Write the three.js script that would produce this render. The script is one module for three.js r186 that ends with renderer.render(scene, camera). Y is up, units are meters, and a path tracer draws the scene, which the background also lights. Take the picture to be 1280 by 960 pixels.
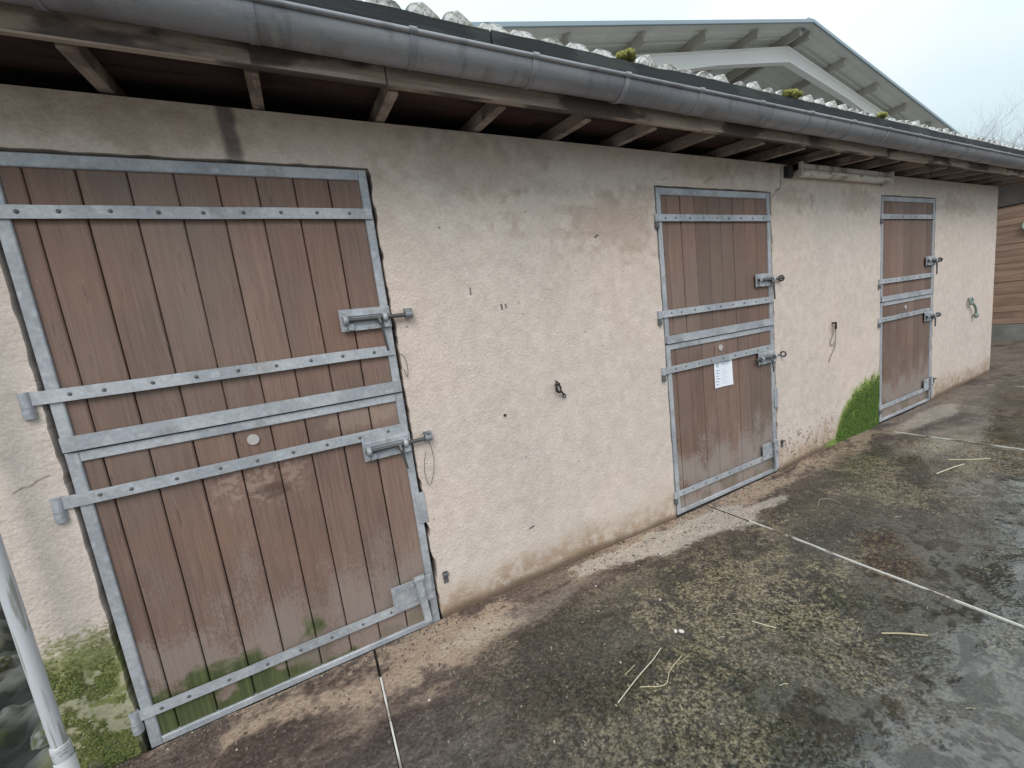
import * as THREE from 'three';
import { mergeGeometries, mergeVertices } from 'three/addons/utils/BufferGeometryUtils.js';

// ---------- camera, sky, sun, exposure ----------
const scene = new THREE.Scene();
const camera = new THREE.PerspectiveCamera(87.28, 4 / 3, 0.05, 600);
camera.position.set(0, 1.4865, 1.9702);
{
  const yaw = THREE.MathUtils.degToRad(25.972), pit = THREE.MathUtils.degToRad(-8.339), rol = THREE.MathUtils.degToRad(-7.177);
  const f = new THREE.Vector3(Math.sin(yaw) * Math.cos(pit), Math.sin(pit), -Math.cos(yaw) * Math.cos(pit));
  const r = new THREE.Vector3(Math.cos(yaw), 0, Math.sin(yaw));
  const u = new THREE.Vector3().crossVectors(r, f);
  const r2 = r.clone().multiplyScalar(Math.cos(rol)).addScaledVector(u, Math.sin(rol));
  const u2 = u.clone().multiplyScalar(Math.cos(rol)).addScaledVector(r, -Math.sin(rol));
  camera.quaternion.setFromRotationMatrix(new THREE.Matrix4().makeBasis(r2, u2, f.clone().negate()));
}
const renderer = new THREE.WebGLRenderer({ antialias: true });
renderer.setSize(1024, 768);
renderer.toneMapping = THREE.LinearToneMapping;
renderer.toneMappingExposure = 1.16;
renderer.shadowMap.enabled = true;
renderer.shadowMap.type = THREE.PCFSoftShadowMap;

// seeded random and noise
function rng(seed) { let a = seed >>> 0; return () => { a = (a + 0x6D2B79F5) | 0; let t = Math.imul(a ^ (a >>> 15), 1 | a); t = (t + Math.imul(t ^ (t >>> 7), 61 | t)) ^ t; return ((t ^ (t >>> 14)) >>> 0) / 4294967296; }; }
const NT = new Float32Array(65536); { const r = rng(77); for (let i = 0; i < 65536; i++) NT[i] = r(); }
function vn(x, y, s = 0) {
  const xi = Math.floor(x), yi = Math.floor(y); let fx = x - xi, fy = y - yi;
  fx = fx * fx * (3 - 2 * fx); fy = fy * fy * (3 - 2 * fy);
  const a = (xi + s * 37) & 255, b = (xi + 1 + s * 37) & 255, c = ((yi + s * 91) & 255) << 8, d = ((yi + 1 + s * 91) & 255) << 8;
  const p = NT[a | c], q = NT[b | c], r = NT[a | d], t = NT[b | d];
  return p + (q - p) * fx + (r - p + (p - q - r + t) * fx) * fy;
}
function fbm(x, y, o = 4, s = 0) { let v = 0, a = 0.5, n = 0; for (let i = 0; i < o; i++) { v += a * vn(x, y, s + i); n += a; a *= 0.5; x = x * 2.03 + 5.1; y = y * 2.03 + 1.7; } return v / n; }
const sst = (a, b, x) => { const t = Math.min(1, Math.max(0, (x - a) / (b - a))); return t * t * (3 - 2 * t); };
const lerp = (a, b, t) => a + (b - a) * t;
const mix3 = (a, b, t) => [lerp(a[0], b[0], t), lerp(a[1], b[1], t), lerp(a[2], b[2], t)];

// overcast sky: pale, brighter towards the zenith, faint cloud texture
{
  const w = 512, h = 256, d = new Float32Array(w * h * 4);
  for (let j = 0; j < h; j++) for (let i = 0; i < w; i++) {
    const el = ((j + 0.5) / h - 0.5) * Math.PI, az = (i + 0.5) / w * Math.PI * 2;
    const s = Math.max(0, Math.sin(el)), cx = Math.cos(el) * Math.cos(az), cz = Math.cos(el) * Math.sin(az);
    const q = 1 / (0.25 + s), c = fbm(cx * q * 1.6 + 20, cz * q * 1.6 + 20, 4, 3);
    const L = (0.62 + 0.78 * s) * (0.88 + 0.24 * c);
    const t = sst(0.35, 0.7, c), k = (j * w + i) * 4;
    const col = mix3([0.80, 0.97, 1.04], [0.90, 0.96, 1.03], t);
    d[k] = col[0] * L; d[k + 1] = col[1] * L; d[k + 2] = col[2] * L; d[k + 3] = 1;
  }
  const t = new THREE.DataTexture(d, w, h, THREE.RGBAFormat, THREE.FloatType);
  t.mapping = THREE.EquirectangularReflectionMapping; t.magFilter = t.minFilter = THREE.LinearFilter; t.wrapS = THREE.RepeatWrapping; t.needsUpdate = true;
  scene.background = t; scene.environment = t; scene.environmentIntensity = 1;
}
const sun = new THREE.DirectionalLight(0xfff9f2, 1.5);
sun.position.set(-2.5, 11.5, 9); sun.target.position.set(2.5, 1, 0);
sun.castShadow = true; sun.shadow.radius = 60; sun.shadow.mapSize.set(2048, 2048);
Object.assign(sun.shadow.camera, { left: -14, right: 14, top: 12, bottom: -12, near: 0.5, far: 60 });
scene.add(sun, sun.target);

// ---------- helpers ----------
const byName = {};
function numbered(n) { const k = byName[n] = (byName[n] ?? -1) + 1; return k ? `${n}_${String(k).padStart(3, '0')}` : n; }
function add(name, geo, mat, parent) {
  const m = new THREE.Mesh(Array.isArray(geo) ? merge(geo) : geo, mat);
  m.castShadow = m.receiveShadow = true; m.name = parent ? name : numbered(name); (parent ?? scene).add(m); return m;
}
function group(name, parent, pos = [0, 0, 0]) { const g = new THREE.Group(); g.name = parent ? name : numbered(name); g.position.set(...pos); (parent ?? scene).add(g); return g; }
function tag(o, label, category, grp) { o.userData.label = label; o.userData.category = category; if (grp) o.userData.group = grp; return o; }
function structure(o, label, category) { o.userData.kind = 'structure'; o.userData.label = label; o.userData.category = category; return o; }
function merge(list) {
  return mergeGeometries(list.map(g => { g = g.index ? g.toNonIndexed() : g; for (const k of Object.keys(g.attributes)) if (!['position', 'normal', 'uv'].includes(k)) g.deleteAttribute(k); return g; }), false);
}
// box with chamfered edges, centred
function cbox(w, h, d, b = 0.003) {
  b = Math.min(b, w * 0.45, h * 0.45, d * 0.45);
  const s = new THREE.Shape(); const x = w / 2 - b, y = h / 2 - b;
  s.moveTo(-x, -y); s.lineTo(x, -y); s.lineTo(x, y); s.lineTo(-x, y); s.closePath();
  const g = new THREE.ExtrudeGeometry(s, { depth: d - 2 * b, bevelEnabled: true, bevelThickness: b, bevelSize: b, bevelSegments: 1 });
  g.translate(0, 0, -d / 2 + b); return g;
}
// chamfered box from extents
function ebox(x0, x1, y0, y1, z0, z1, b = 0.003) { return cbox(x1 - x0, y1 - y0, z1 - z0, b).translate((x0 + x1) / 2, (y0 + y1) / 2, (z0 + z1) / 2); }
function rod(a, b, r, seg = 10, r2 = r) {
  const A = new THREE.Vector3(...a), B = new THREE.Vector3(...b), d = B.clone().sub(A);
  const g = new THREE.CylinderGeometry(r2, r, d.length(), seg);
  g.applyQuaternion(new THREE.Quaternion().setFromUnitVectors(new THREE.Vector3(0, 1, 0), d.clone().normalize()));
  return g.translate((A.x + B.x) / 2, (A.y + B.y) / 2, (A.z + B.z) / 2);
}
function tube(pts, r, seg = 24, rs = 6, closed = false) { return new THREE.TubeGeometry(new THREE.CatmullRomCurve3(pts.map(p => new THREE.Vector3(...p)), closed), seg, r, rs, closed); }
function uvBy(g, fn) {
  const p = g.attributes.position, n = g.attributes.normal, uv = new Float32Array(p.count * 2);
  for (let i = 0; i < p.count; i++) { const [u, v] = fn(p.getX(i), p.getY(i), p.getZ(i), n.getX(i), n.getY(i), n.getZ(i)); uv[2 * i] = u; uv[2 * i + 1] = v; }
  g.setAttribute('uv', new THREE.BufferAttribute(uv, 2)); return g;
}
// metric uv by dominant normal
const uvBox = (g, s = 1, ou = 0, ov = 0) => uvBy(g, (x, y, z, nx, ny, nz) => { const a = Math.abs(nx), b = Math.abs(ny), c = Math.abs(nz); const [u, v] = c >= a && c >= b ? [x, y] : a >= b ? [z, y] : [x, z]; return [u * s + ou, v * s + ov]; });
// uv with u along the grain (x axis)
function pixels(w, h, fn, srgb = true, repeat = true) {
  const d = new Uint8Array(w * h * 4);
  for (let j = 0; j < h; j++) for (let i = 0; i < w; i++) { const c = fn((i + 0.5) / w, (j + 0.5) / h), k = (j * w + i) * 4; d[k] = Math.max(0, Math.min(255, c[0])); d[k + 1] = Math.max(0, Math.min(255, c[1])); d[k + 2] = Math.max(0, Math.min(255, c[2])); d[k + 3] = 255; }
  const t = new THREE.DataTexture(d, w, h, THREE.RGBAFormat); if (srgb) t.colorSpace = THREE.SRGBColorSpace;
  t.magFilter = THREE.LinearFilter; t.minFilter = THREE.LinearMipmapLinearFilter; t.generateMipmaps = true; t.wrapS = t.wrapT = repeat ? THREE.RepeatWrapping : THREE.ClampToEdgeWrapping; t.needsUpdate = true; return t;
}
function grey(w, h, fn, repeat = true) { return pixels(w, h, (u, v) => { const g = fn(u, v) * 255; return [g, g, g]; }, false, repeat); }
// fbm that tiles with period P (integer cells)
function tfbm(u, v, P, o = 4, s = 0) {
  let val = 0, a = 0.5, n = 0, p = P;
  for (let k = 0; k < o; k++) {
    const x = u * p, y = v * p, xi = Math.floor(x), yi = Math.floor(y); let fx = x - xi, fy = y - yi; fx = fx * fx * (3 - 2 * fx); fy = fy * fy * (3 - 2 * fy);
    const h = (i, j) => NT[((i % p + p) % p * 7 + s * 131 + k * 17 & 255) | (((j % p + p) % p * 13 + ((i % p + p) % p >> 5) * 3 + s * 57 & 255) << 8)];
    val += a * lerp(lerp(h(xi, yi), h(xi + 1, yi), fx), lerp(h(xi, yi + 1), h(xi + 1, yi + 1), fx), fy); n += a; a *= 0.5; p *= 2;
  }
  return val / n;
}
const std = (o) => new THREE.MeshStandardMaterial(o);

// ---------- materials ----------
// galvanised steel, weathered: dull blue-grey with chalky and brownish blotches
const steelTex = pixels(512, 512, (u, v) => {
  const a = tfbm(u, v, 6, 5, 1), b = tfbm(u, v, 24, 4, 2), c = tfbm(u, v, 96, 2, 3);
  let col = mix3([160, 163, 169], [182, 184, 189], sst(0.3, 0.7, a));
  col = mix3(col, [200, 202, 205], 0.4 * sst(0.56, 0.74, b));
  col = mix3(col, [140, 133, 126], 0.3 * sst(0.64, 0.78, tfbm(u, v, 12, 5, 9)));
  const g = (c - 0.5) * 24; return [col[0] + g, col[1] + g, col[2] + g];
});
const steelRough = grey(256, 256, (u, v) => 0.5 + 0.3 * tfbm(u, v, 10, 4, 5));
const steelBump = grey(256, 256, (u, v) => tfbm(u, v, 20, 5, 6));
const M = {};
M.steel = std({ map: steelTex, roughnessMap: steelRough, roughness: 1, metalness: 0.3, bumpMap: steelBump, bumpScale: 0.0012 });
M.bolt = std({ map: steelTex, color: 0xd2d3d6, roughness: 0.5, metalness: 0.25 });
M.darkSteel = std({ map: steelTex, color: 0x9a9894, roughness: 0.6, metalness: 0.25 });
M.bar = std({ map: steelTex, color: 0x86837f, roughness: 0.45, metalness: 0.45 });
M.rust = std({ color: new THREE.Color().setRGB(0.05, 0.037, 0.03), roughness: 0.8, metalness: 0.3 });
const zincTex = pixels(512, 256, (u, v) => {
  const a = tfbm(u, v, 5, 5, 11), b = fbm(u * 400, v * 6, 3, 4);
  let c = mix3([134, 135, 141], [150, 150, 155], sst(0.3, 0.7, a)); c = mix3(c, [156, 156, 158], 0.3 * sst(0.6, 0.8, b)); c = mix3(c, [104, 102, 102], 0.35 * sst(0.58, 0.72, fbm(u * 46, v * 5, 4, 14))); c = mix3(c, [164, 164, 163], 0.3 * sst(0.66, 0.74, fbm(u * 60 + 4, v * 30, 4, 15))); const g = (vn(u * 900, v * 250) - 0.5) * 12; return [c[0] + g, c[1] + g, c[2] + g];
});
M.zinc = std({ map: zincTex, roughness: 0.5, metalness: 0.25 });
// weathered timber (grain along u)
function timberTex(light, dark, stain, seed, stainAmt) {
  return pixels(512, 256, (u, v) => {
    const g = fbm(u * 12, v * 120, 4, seed), l = fbm(u * 5, v * 10, 4, seed + 5), s = fbm(u * 9 + 3, v * 7, 5, seed + 9);
    let c = mix3(dark, light, sst(0.25, 0.75, g * 0.5 + l * 0.5)); c = mix3(c, stain, stainAmt * sst(0.48, 0.62, s)); const k = (vn(u * 700, v * 400, seed) - 0.5) * 18; return [c[0] + k, c[1] + k, c[2] + k];
  });
}
M.fascia = std({ map: timberTex([186, 170, 158], [140, 122, 112], [74, 64, 62], 21, 0.85), roughness: 0.9, bumpMap: grey(256, 256, (u, v) => fbm(u * 12, v * 110, 4, 8)), bumpScale: 0.003 });
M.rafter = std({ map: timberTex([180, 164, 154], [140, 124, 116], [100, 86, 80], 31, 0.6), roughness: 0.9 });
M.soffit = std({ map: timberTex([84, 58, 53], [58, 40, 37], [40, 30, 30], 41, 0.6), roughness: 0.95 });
M.fillet = std({ map: timberTex([40, 43, 45], [22, 25, 28], [96, 102, 94], 51, 0.3), roughness: 0.8 });
M.lathe = std({ map: timberTex([168, 138, 118], [138, 110, 94], [118, 96, 84], 61, 0.5), roughness: 0.85 });

// ---------- ground ----------
// gentle level changes of the yard along the stable
const LV = [[-60, 0], [-1.5, 0.0], [0.37, 0.004], [1.2, -0.008], [2.1, -0.022], [3.4, -0.018], [4.2, -0.002], [5.1, 0], [8.2, 0.035], [11, 0.004], [60, 0]];
function level(x) { for (let i = 1; i < LV.length; i++) if (x <= LV[i][0]) { const [a, p] = LV[i - 1], [b, q] = LV[i]; return lerp(p, q, sst(0, 1, (x - a) / (b - a))); } return 0; }
const JO = [0.03, 2.44, 4.9, 7.33];
function slabLook(x, z) {   // colour (sRGB), roughness, height
  const w1 = fbm(x * 2.1, z * 2.1, 2, 60) - 0.5, w2 = fbm(x * 2.1 + 9, z * 2.1, 2, 61) - 0.5, wx = x + 0.25 * w1, wz = z + 0.25 * w2;
  const big = fbm(wx * 1.1 + 4, wz * 1.4 + 7, 4, 1), mid = fbm(wx * 3.6, wz * 4.6, 5, 2), fin = fbm(x * 30, z * 36, 3, 3), gr = fbm(x * 95, z * 110, 2, 5), pep = vn(x * 210, z * 210, 4);
  // damp concrete, brown-grey
  let c = mix3([64, 58, 54], [96, 88, 82], sst(0.3, 0.7, mid * 0.7 + fin * 0.3));
  // soil film beside the wall, pale where dry
  const soil = sst(0.85, 0.25, z + 0.7 * (big - 0.5) + 0.4 * (mid - 0.5) + 0.12 * sst(2, 5, x));
  const far = lerp(1, 0.35, sst(4.2, 5.6, x)), so = fbm(wx * 2.4 + 1, wz * 5.5, 5, 8) * 0.75 + fin * 0.25;
  c = mix3(c, mix3([78, 64, 58], [164, 142, 124], sst(0.42, 0.62, so + 0.12 * sst(0.4, 0.12, z))), soil * 0.95 * far);
  const muck = sst(0.47, 0.6, fbm(wx * 3 + 11, wz * 5, 4, 9) * 0.8 + fin * 0.2) * sst(1.7, 0.5, x);
  c = mix3(c, [66, 55, 52], muck * 0.7);
  // algae mats: charcoal-olive, then ochre grit
  const band = sst(0.14, 0.5, z + 0.35 * (big - 0.5)) * sst(0.25, 1.1, x + 0.6 * (big - 0.5)) * sst(8, 5, x);
  const dry = sst(1.95, 1.2, z - 0.02 * x + 1.0 * (mid - 0.5));
  const alg = sst(0.44, 0.58, fbm(wx * 1.9 + 3, wz * 2.6 + 5, 4, 10) * 0.8 + fin * 0.2);
  c = mix3(c, mix3([34, 35, 27], [70, 67, 50], sst(0.2, 0.85, gr)), band * dry * (0.3 + 0.62 * alg));
  const och = sst(0.47, 0.58, fbm(wx * 2.3 + 7, wz * 3 + 2, 4, 12) * 0.75 + fin * 0.25) * band * dry;
  c = mix3(c, mix3([92, 80, 62], [160, 146, 118], sst(0.2, 0.8, gr * 0.5 + pep * 0.5)), och * 0.66 * sst(0.3, 0.62, fin * 0.45 + gr * 0.3 + pep * 0.25));
  // dung stain past the second joint
  const dx = (x - 2.66) / 0.34, dz = (z - 1.05 + (x - 2.6) * 0.25) / 0.2, dd = Math.hypot(dx, dz); if (dd < 2.2) { const dung = sst(1.15, 0.5, dd + 1.2 * (mid - 0.5) + 0.7 * (fin - 0.5)); c = mix3(c, mix3([46, 33, 25], [92, 72, 48], sst(0.4, 0.8, gr)), dung * 0.9); }
  // pale cement beside the second door and by the third
  const P = (cx, cz, rx, rz, a) => { const ux = (x - cx) * Math.cos(a) + (z - cz) * Math.sin(a), uz = -(x - cx) * Math.sin(a) + (z - cz) * Math.cos(a); return sst(1.15, 0.7, Math.hypot(ux / rx, uz / rz) + 1.5 * (mid - 0.5) + 0.7 * (fin - 0.5)); };
  const pale = z > 0.95 ? 0 : Math.max(P(2.12, 0.19, 0.5, 0.15, 0.12), P(1.5, 0.12, 0.36, 0.09, 0.1), 0.9 * P(2.72, 0.26, 0.2, 0.055, 0.1), 0.7 * P(5.7, 0.2, 0.6, 0.13, 0), 0.4 * P(4.6, 0.55, 0.6, 0.16, 0.2), 0.4 * P(0.75, 0.22, 0.5, 0.07, 0));
  c = mix3(c, [190, 179, 167], pale * 0.8);
  // wet film lying away from the wall; sky sheen painted in as paler grey
  let wet = sst(1.05, 1.5, z + 0.05 * Math.max(0, x - 1) + 0.9 * (mid - 0.5) + 0.5 * (big - 0.5) + 0.25 * (fin - 0.5));
  const film = Math.max(wet, 0.9 * sst(2.6, 4.4, x) * sst(0.25, 0.7, z + 0.8 * (mid - 0.5)));
  wet = Math.max(wet, 0.75 * sst(4.4, 6.0, x) * sst(0.25, 0.7, z + 0.8 * (mid - 0.5)));
  const specks = sst(0.52, 0.64, fbm(wx * 13 + 3, wz * 15, 4, 14));
  c = mix3(c, mix3([114, 112, 108], [58, 54, 48], specks * 0.7 + 0.3 * gr), wet * 0.74);
  c = mix3(c, [52, 50, 48], wet * 0.6 * sst(0.62, 0.7, fin));
  const g = (pep - 0.5) * 22 + (gr - 0.5) * 34 * (1 - 0.5 * wet); c = [c[0] + g, c[1] + g, c[2] + g * 0.95];
  if (pep > 0.9 && fin > 0.5) c = mix3(c, [176, 164, 136], 0.5 * (1 - wet));
  const rough = lerp(0.6 - 0.2 * mid, 0.02 + 0.08 * specks, film) - 0.22 * alg * band;
  const hgt = 0.5 + ((fin - 0.5) * 0.5 + (gr - 0.5) * 0.45 + (pep - 0.5) * 0.12) * (1 - 0.9 * film) + 0.2 * pale;
  return [c, rough + 0.1 * (pep - 0.5), hgt];
}
function slab(x0, x1, z0, z1, W, H, nx, nz, parent, name) {
  const A = new Uint8Array(W * H * 4), R = new Uint8Array(W * H * 4), B = new Uint8Array(W * H * 4), cl = v => Math.max(0, Math.min(255, v));
  for (let j = 0; j < H; j++) for (let i = 0; i < W; i++) {
    const [c, r, h] = slabLook(lerp(x0, x1, (i + 0.5) / W), lerp(z1, z0, (j + 0.5) / H)), k = (j * W + i) * 4;
    for (let m = 0; m < 3; m++) { A[k + m] = cl(c[m]); R[k + m] = cl(r * 255); B[k + m] = cl(h * 255); } A[k + 3] = R[k + 3] = B[k + 3] = 255;
  }
  const T = (d, s) => { const t = new THREE.DataTexture(d, W, H, THREE.RGBAFormat); if (s) t.colorSpace = THREE.SRGBColorSpace; t.magFilter = THREE.LinearFilter; t.needsUpdate = true; return t; };
  const g = new THREE.PlaneGeometry(x1 - x0, z1 - z0, nx, nz).rotateX(-Math.PI / 2).translate((x0 + x1) / 2, 0, (z0 + z1) / 2), p = g.attributes.position;
  for (let i = 0; i < p.count; i++) { const x = p.getX(i), z = p.getZ(i); p.setY(i, level(x) + 0.014 * (fbm(x * 2.3, z * 2.3, 3, 70) - 0.5) + 0.006 * (fbm(x * 14, z * 14, 3, 71) - 0.5)); }
  g.computeVertexNormals();
  return add(name, g, std({ map: T(A, true), roughnessMap: T(R), roughness: 1, bumpMap: T(B), bumpScale: 0.009 }), parent);
}
{
  const farTex = pixels(512, 512, (u, v) => { const a = tfbm(u, v, 8, 6, 3), g = (vn(u * 300, v * 300) - 0.5) * 24; const c = mix3([104, 101, 94], [140, 136, 128], sst(0.3, 0.7, a)); return [c[0] + g, c[1] + g, c[2] + g]; });  // far ground lightened so that it bounces light under the shed roof
  farTex.repeat.set(60, 60);
  const gm = add('ground', new THREE.PlaneGeometry(500, 500).rotateX(-Math.PI / 2).translate(0, -0.06, 0), std({ map: farTex, roughness: 0.75 }));
  structure(gm, 'grey damp ground spreading beyond the yard', 'ground');
  const yard = group('concrete_yard');
  structure(yard, 'wet stained concrete yard slabs in front of the stable', 'yard');
  const G = 0.006;
  slab(-2.2, JO[0] - G, 0.004, 2.6, 576, 704, 70, 80, yard, 'slab');
  slab(JO[0] + G, JO[1] - G, 0.004, 2.6, 896, 960, 80, 90, yard, 'slab');
  slab(JO[1] + G, JO[2] - G, 0.004, 2.6, 704, 768, 70, 80, yard, 'slab');
  slab(JO[2] + G, JO[3] - G, 0.004, 2.6, 416, 448, 60, 60, yard, 'slab');
  slab(JO[3] + G, 12.0, -3, 2.6, 480, 480, 60, 60, yard, 'slab');
  slab(-4, JO[1] - G, 2.612, 7, 320, 224, 60, 40, yard, 'slab');
  slab(JO[1] + G, 12.0, 2.612, 7, 448, 224, 60, 40, yard, 'slab');
  // white strips set in the joints, slightly broken and dirty
  const jt = pixels(64, 1024, (u, v) => mix3([214, 210, 204], [120, 108, 96], Math.max(sst(0.55, 0.68, fbm(u * 3, v * 40, 4, 5)), sst(0.6, 0.7, fbm(u * 2, v * 9, 3, 7)))));
  const jm = std({ map: jt, roughness: 0.6 });
  JO.forEach((x, i) => {
    const z0 = [0.2, 0.34, 0.2, 0.2][i], n = 60, L = 2.58 - z0, s = [], r = rng(9 + i);
    const g = new THREE.BoxGeometry(0.0075, 0.03, L, 1, 1, n).translate(0, 0, z0 + L / 2); const p = g.attributes.position;
    for (let k = 0; k < p.count; k++) { const z = p.getZ(k), y = p.getY(k); p.setX(k, x + p.getX(k) * (0.85 + 0.3 * vn(z * 30, i)) + 0.006 * (fbm(z * 3, i * 5, 2, 3) - 0.5)); p.setY(k, y + level(x) - 0.007 + 0.014 * (fbm(x * 2.3, z * 2.3, 3, 70) - 0.5)); }
    g.computeVertexNormals(); uvBy(g, (a, b, c) => [b * 10, c / 3]);
    add('joint_strip', g, jm, yard);
  });
}
console.log('ground done');

// ---------- stable ----------
const stable = group('stable_building');
tag(stable, 'long low rendered stable with three split plank doors and grey gutter', 'stable');
const DX = [-0.8311, 2.1478, 5.1243], DY = [0, -0.0103, 0.0129], DW = 1.2;
const WX0 = -1.06, WX1 = 8.2, WT = 2.452;
// level of each piece above the foot of a door
const LVL = { H: 2.2463, ts: 2.0776, us: 1.4616, mt: 1.2897, mb: 1.236, ls: 1.0825, bs: 0.1814 };
// front wall texture, painted in wall metres
const UX0 = -1.15, UW = 9.4, UY0 = -0.15, UH = 2.8;
const mossTop = x => 0.54 * Math.pow(Math.max(0, 1 - Math.pow(Math.min(1, Math.abs(5.12 - x) / 0.86), 2.1)), 1 / 1.9);
const wallTex = (() => {
  const W = 2048, H = 1024, cv = document.createElement('canvas'); cv.width = W; cv.height = H; const cx = cv.getContext('2d');
  const im = cx.createImageData(W, H), d = im.data;
  for (let j = 0; j < H; j++) for (let i = 0; i < W; i++) {
    const x = UX0 + (i + 0.5) / W * UW, y = UY0 + (1 - (j + 0.5) / H) * UH;
    const wx = x + 0.1 * (fbm(x * 5, y * 5, 2, 80) - 0.5), wy = y + 0.1 * (fbm(x * 5 + 7, y * 5, 2, 81) - 0.5);
    const big = fbm(x * 0.9, y * 1.1, 4, 20), mid = fbm(wx * 3, wy * 3, 5, 21), fin = fbm(x * 22, y * 22, 4, 22), pep = vn(x * 170, y * 250, 23);
    let c = mix3([210, 193, 181], [206, 192, 182], sst(0.35, 0.65, big));
    c = mix3(c, [205, 189, 180], 0.4 * sst(0.5, 0.65, mid));
    c = mix3(c, [194, 181, 171], 0.3 * sst(0.55, 0.7, fbm(wx * 2.2 + 5, wy * 1.6, 5, 24)));
    // separate brown water stains with broken outlines
    for (const [sx, sy, rx, ry, k] of [[1.75, 2.02, 0.5, 0.2, 0.32], [0.95, 2.28, 0.4, 0.12, 0.26], [2.75, 2.36, 0.5, 0.07, 0.3], [3.7, 2.22, 0.25, 0.1, 0.28], [-0.35, 2.36, 0.35, 0.07, 0.28], [4.75, 2.2, 0.3, 0.12, 0.22], [7.0, 2.2, 0.5, 0.12, 0.26]]) {
      if (Math.abs(x - sx) > 1.6 * rx || Math.abs(y - sy) > 1.6 * ry) continue;
      c = mix3(c, [150, 124, 108], k * 0.85 * sst(1.3, 0.4, Math.hypot((x - sx) / rx, (y - sy) / ry) + 1.5 * (mid - 0.5) + 1.2 * (fin - 0.5)));
    }
    // dark run under a rafter
    c = mix3(c, [92, 82, 82], 0.7 * sst(0.04, 0.014, Math.abs(x + 0.125 + 0.012 * (fin - 0.5) - 0.02 * (2.45 - y))) * sst(2.2, 2.3, y));
    // soil splashed on the foot
    const soil = sst(0.24, 0.02, y - 0.26 * (mid - 0.45) - 0.14 * (fin - 0.5) - level(x));
    c = mix3(c, [150, 124, 102], 0.8 * soil * sst(0.25, 0.55, fin * 0.6 + pep * 0.4)); c = mix3(c, [92, 74, 60], 0.75 * sst(0.06, 0.0, y - 0.06 * (mid - 0.4) - level(x)));
    if (x > 3.3 && x < 4.5 && y < 0.5) { const pk = sst(0.66, 0.72, fbm(x * 34, y * 30, 3, 28)) * sst(0.5, 0.15, y) * sst(3.3, 3.5, x) * sst(4.5, 4.1, x); c = mix3(c, [100, 82, 72], pk * 0.6); }
    // moss left of the first door
    if (x < -0.7) {
      const m = sst(0.62, 0.44, y + 0.07 * (mid - 0.5) + 0.14 * (fin - 0.5) + 0.12 * (pep - 0.5));
      const bare = sst(0.5, 0.64, fbm(x * 48, y * 48, 3, 30) * 0.6 + fbm(wx * 7, wy * 7, 3, 34) * 0.4 + 0.13 * sst(0.26, 0.05, Math.hypot((x + 0.92) * 1.2, y - 0.2)));
      let g = mix3([80, 85, 46], [120, 125, 72], sst(0.35, 0.68, fbm(wx * 9, wy * 9, 4, 31)));
      g = mix3(g, [176, 170, 146], bare * 0.8 * sst(0.47, 0.4, y)); g = mix3(g, [40, 42, 28], 0.8 * sst(0.13, 0.03, y + 0.12 * (mid - 0.5)));
      c = mix3(c, g, m * 0.93);
    }
    // thick moss left of the third door
    if (x > 3.9 && x < 5.3) {
      const top = mossTop(x), m = Math.max(sst(0.07, -0.06, y - top + 0.06 * (mid - 0.5) + 0.12 * (fin - 0.5) + 0.05 * (pep - 0.5)) * sst(4.16, 4.36, x + 0.2 * (fin - 0.5)), sst(0.07, 0.02, y + 0.05 * (mid - 0.5)) * sst(4.0, 4.2, x));
      const ed = sst(0.16, 0.02, top - y);
      const g = mix3(mix3([52, 78, 20], [84, 112, 36], sst(0.3, 0.7, fbm(x * 18, y * 18, 4, 33))), [136, 152, 78], ed * 0.7);
      c = mix3(c, g, m * 0.96 * sst(0.1, 0.4, fin + 0.3 * m));
    }
    const gn = (pep - 0.5) * 20 + (fin - 0.5) * 22, k = (j * W + i) * 4;
    d[k] = c[0] + gn; d[k + 1] = c[1] + gn; d[k + 2] = c[2] + gn; d[k + 3] = 255;
  }
  cx.putImageData(im, 0, 0);
  // scratches, cracks and chips, each at its place (metres)
  const X = x => (x - UX0) / UW * W, Y = y => (1 - (y - UY0) / UH) * H;
  const line = (pts, w, col) => { cx.strokeStyle = col; cx.lineWidth = w; cx.beginPath(); pts.forEach(([a, b], i) => i ? cx.lineTo(X(a), Y(b)) : cx.moveTo(X(a), Y(b))); cx.stroke(); };
  const dk = 'rgba(58,50,48,0.8)', sf = 'rgba(90,78,72,0.55)';
  line([[0.955, 1.60], [0.958, 1.57]], 2, dk); line([[0.98, 1.60], [0.983, 1.575]], 1.6, dk); line([[0.79, 1.7], [0.79, 1.66]], 1.4, dk); line([[1.06, 1.61], [1.063, 1.59]], 1.2, sf); line([[1.07, 1.54], [1.09, 1.535]], 1.2, sf); line([[1.25, 1.655], [1.28, 1.655]], 1.2, sf);
  line([[3.5, 2.42], [3.49, 2.27], [3.43, 2.25], [3.38, 2.2]], 1.4, dk); line([[3.49, 2.27], [3.42, 2.262]], 1.2, dk); line([[2.6, 2.27], [2.66, 2.31], [2.72, 2.32]], 1.4, sf); line([[2.2, 2.28], [2.26, 2.3]], 1.4, sf);
  line([[3.92, 2.24], [3.93, 2.18], [3.92, 2.12]], 2, sf); line([[-0.98, 1.128], [-0.955, 1.142], [-0.935, 1.14], [-0.91, 1.158], [-0.88, 1.166]], 1.1, 'rgba(84,70,60,0.7)');
  line([[0.955, 0.31], [0.99, 0.318]], 3, dk); line([[1.62, 1.93], [1.65, 1.95]], 2.4, dk);
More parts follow.
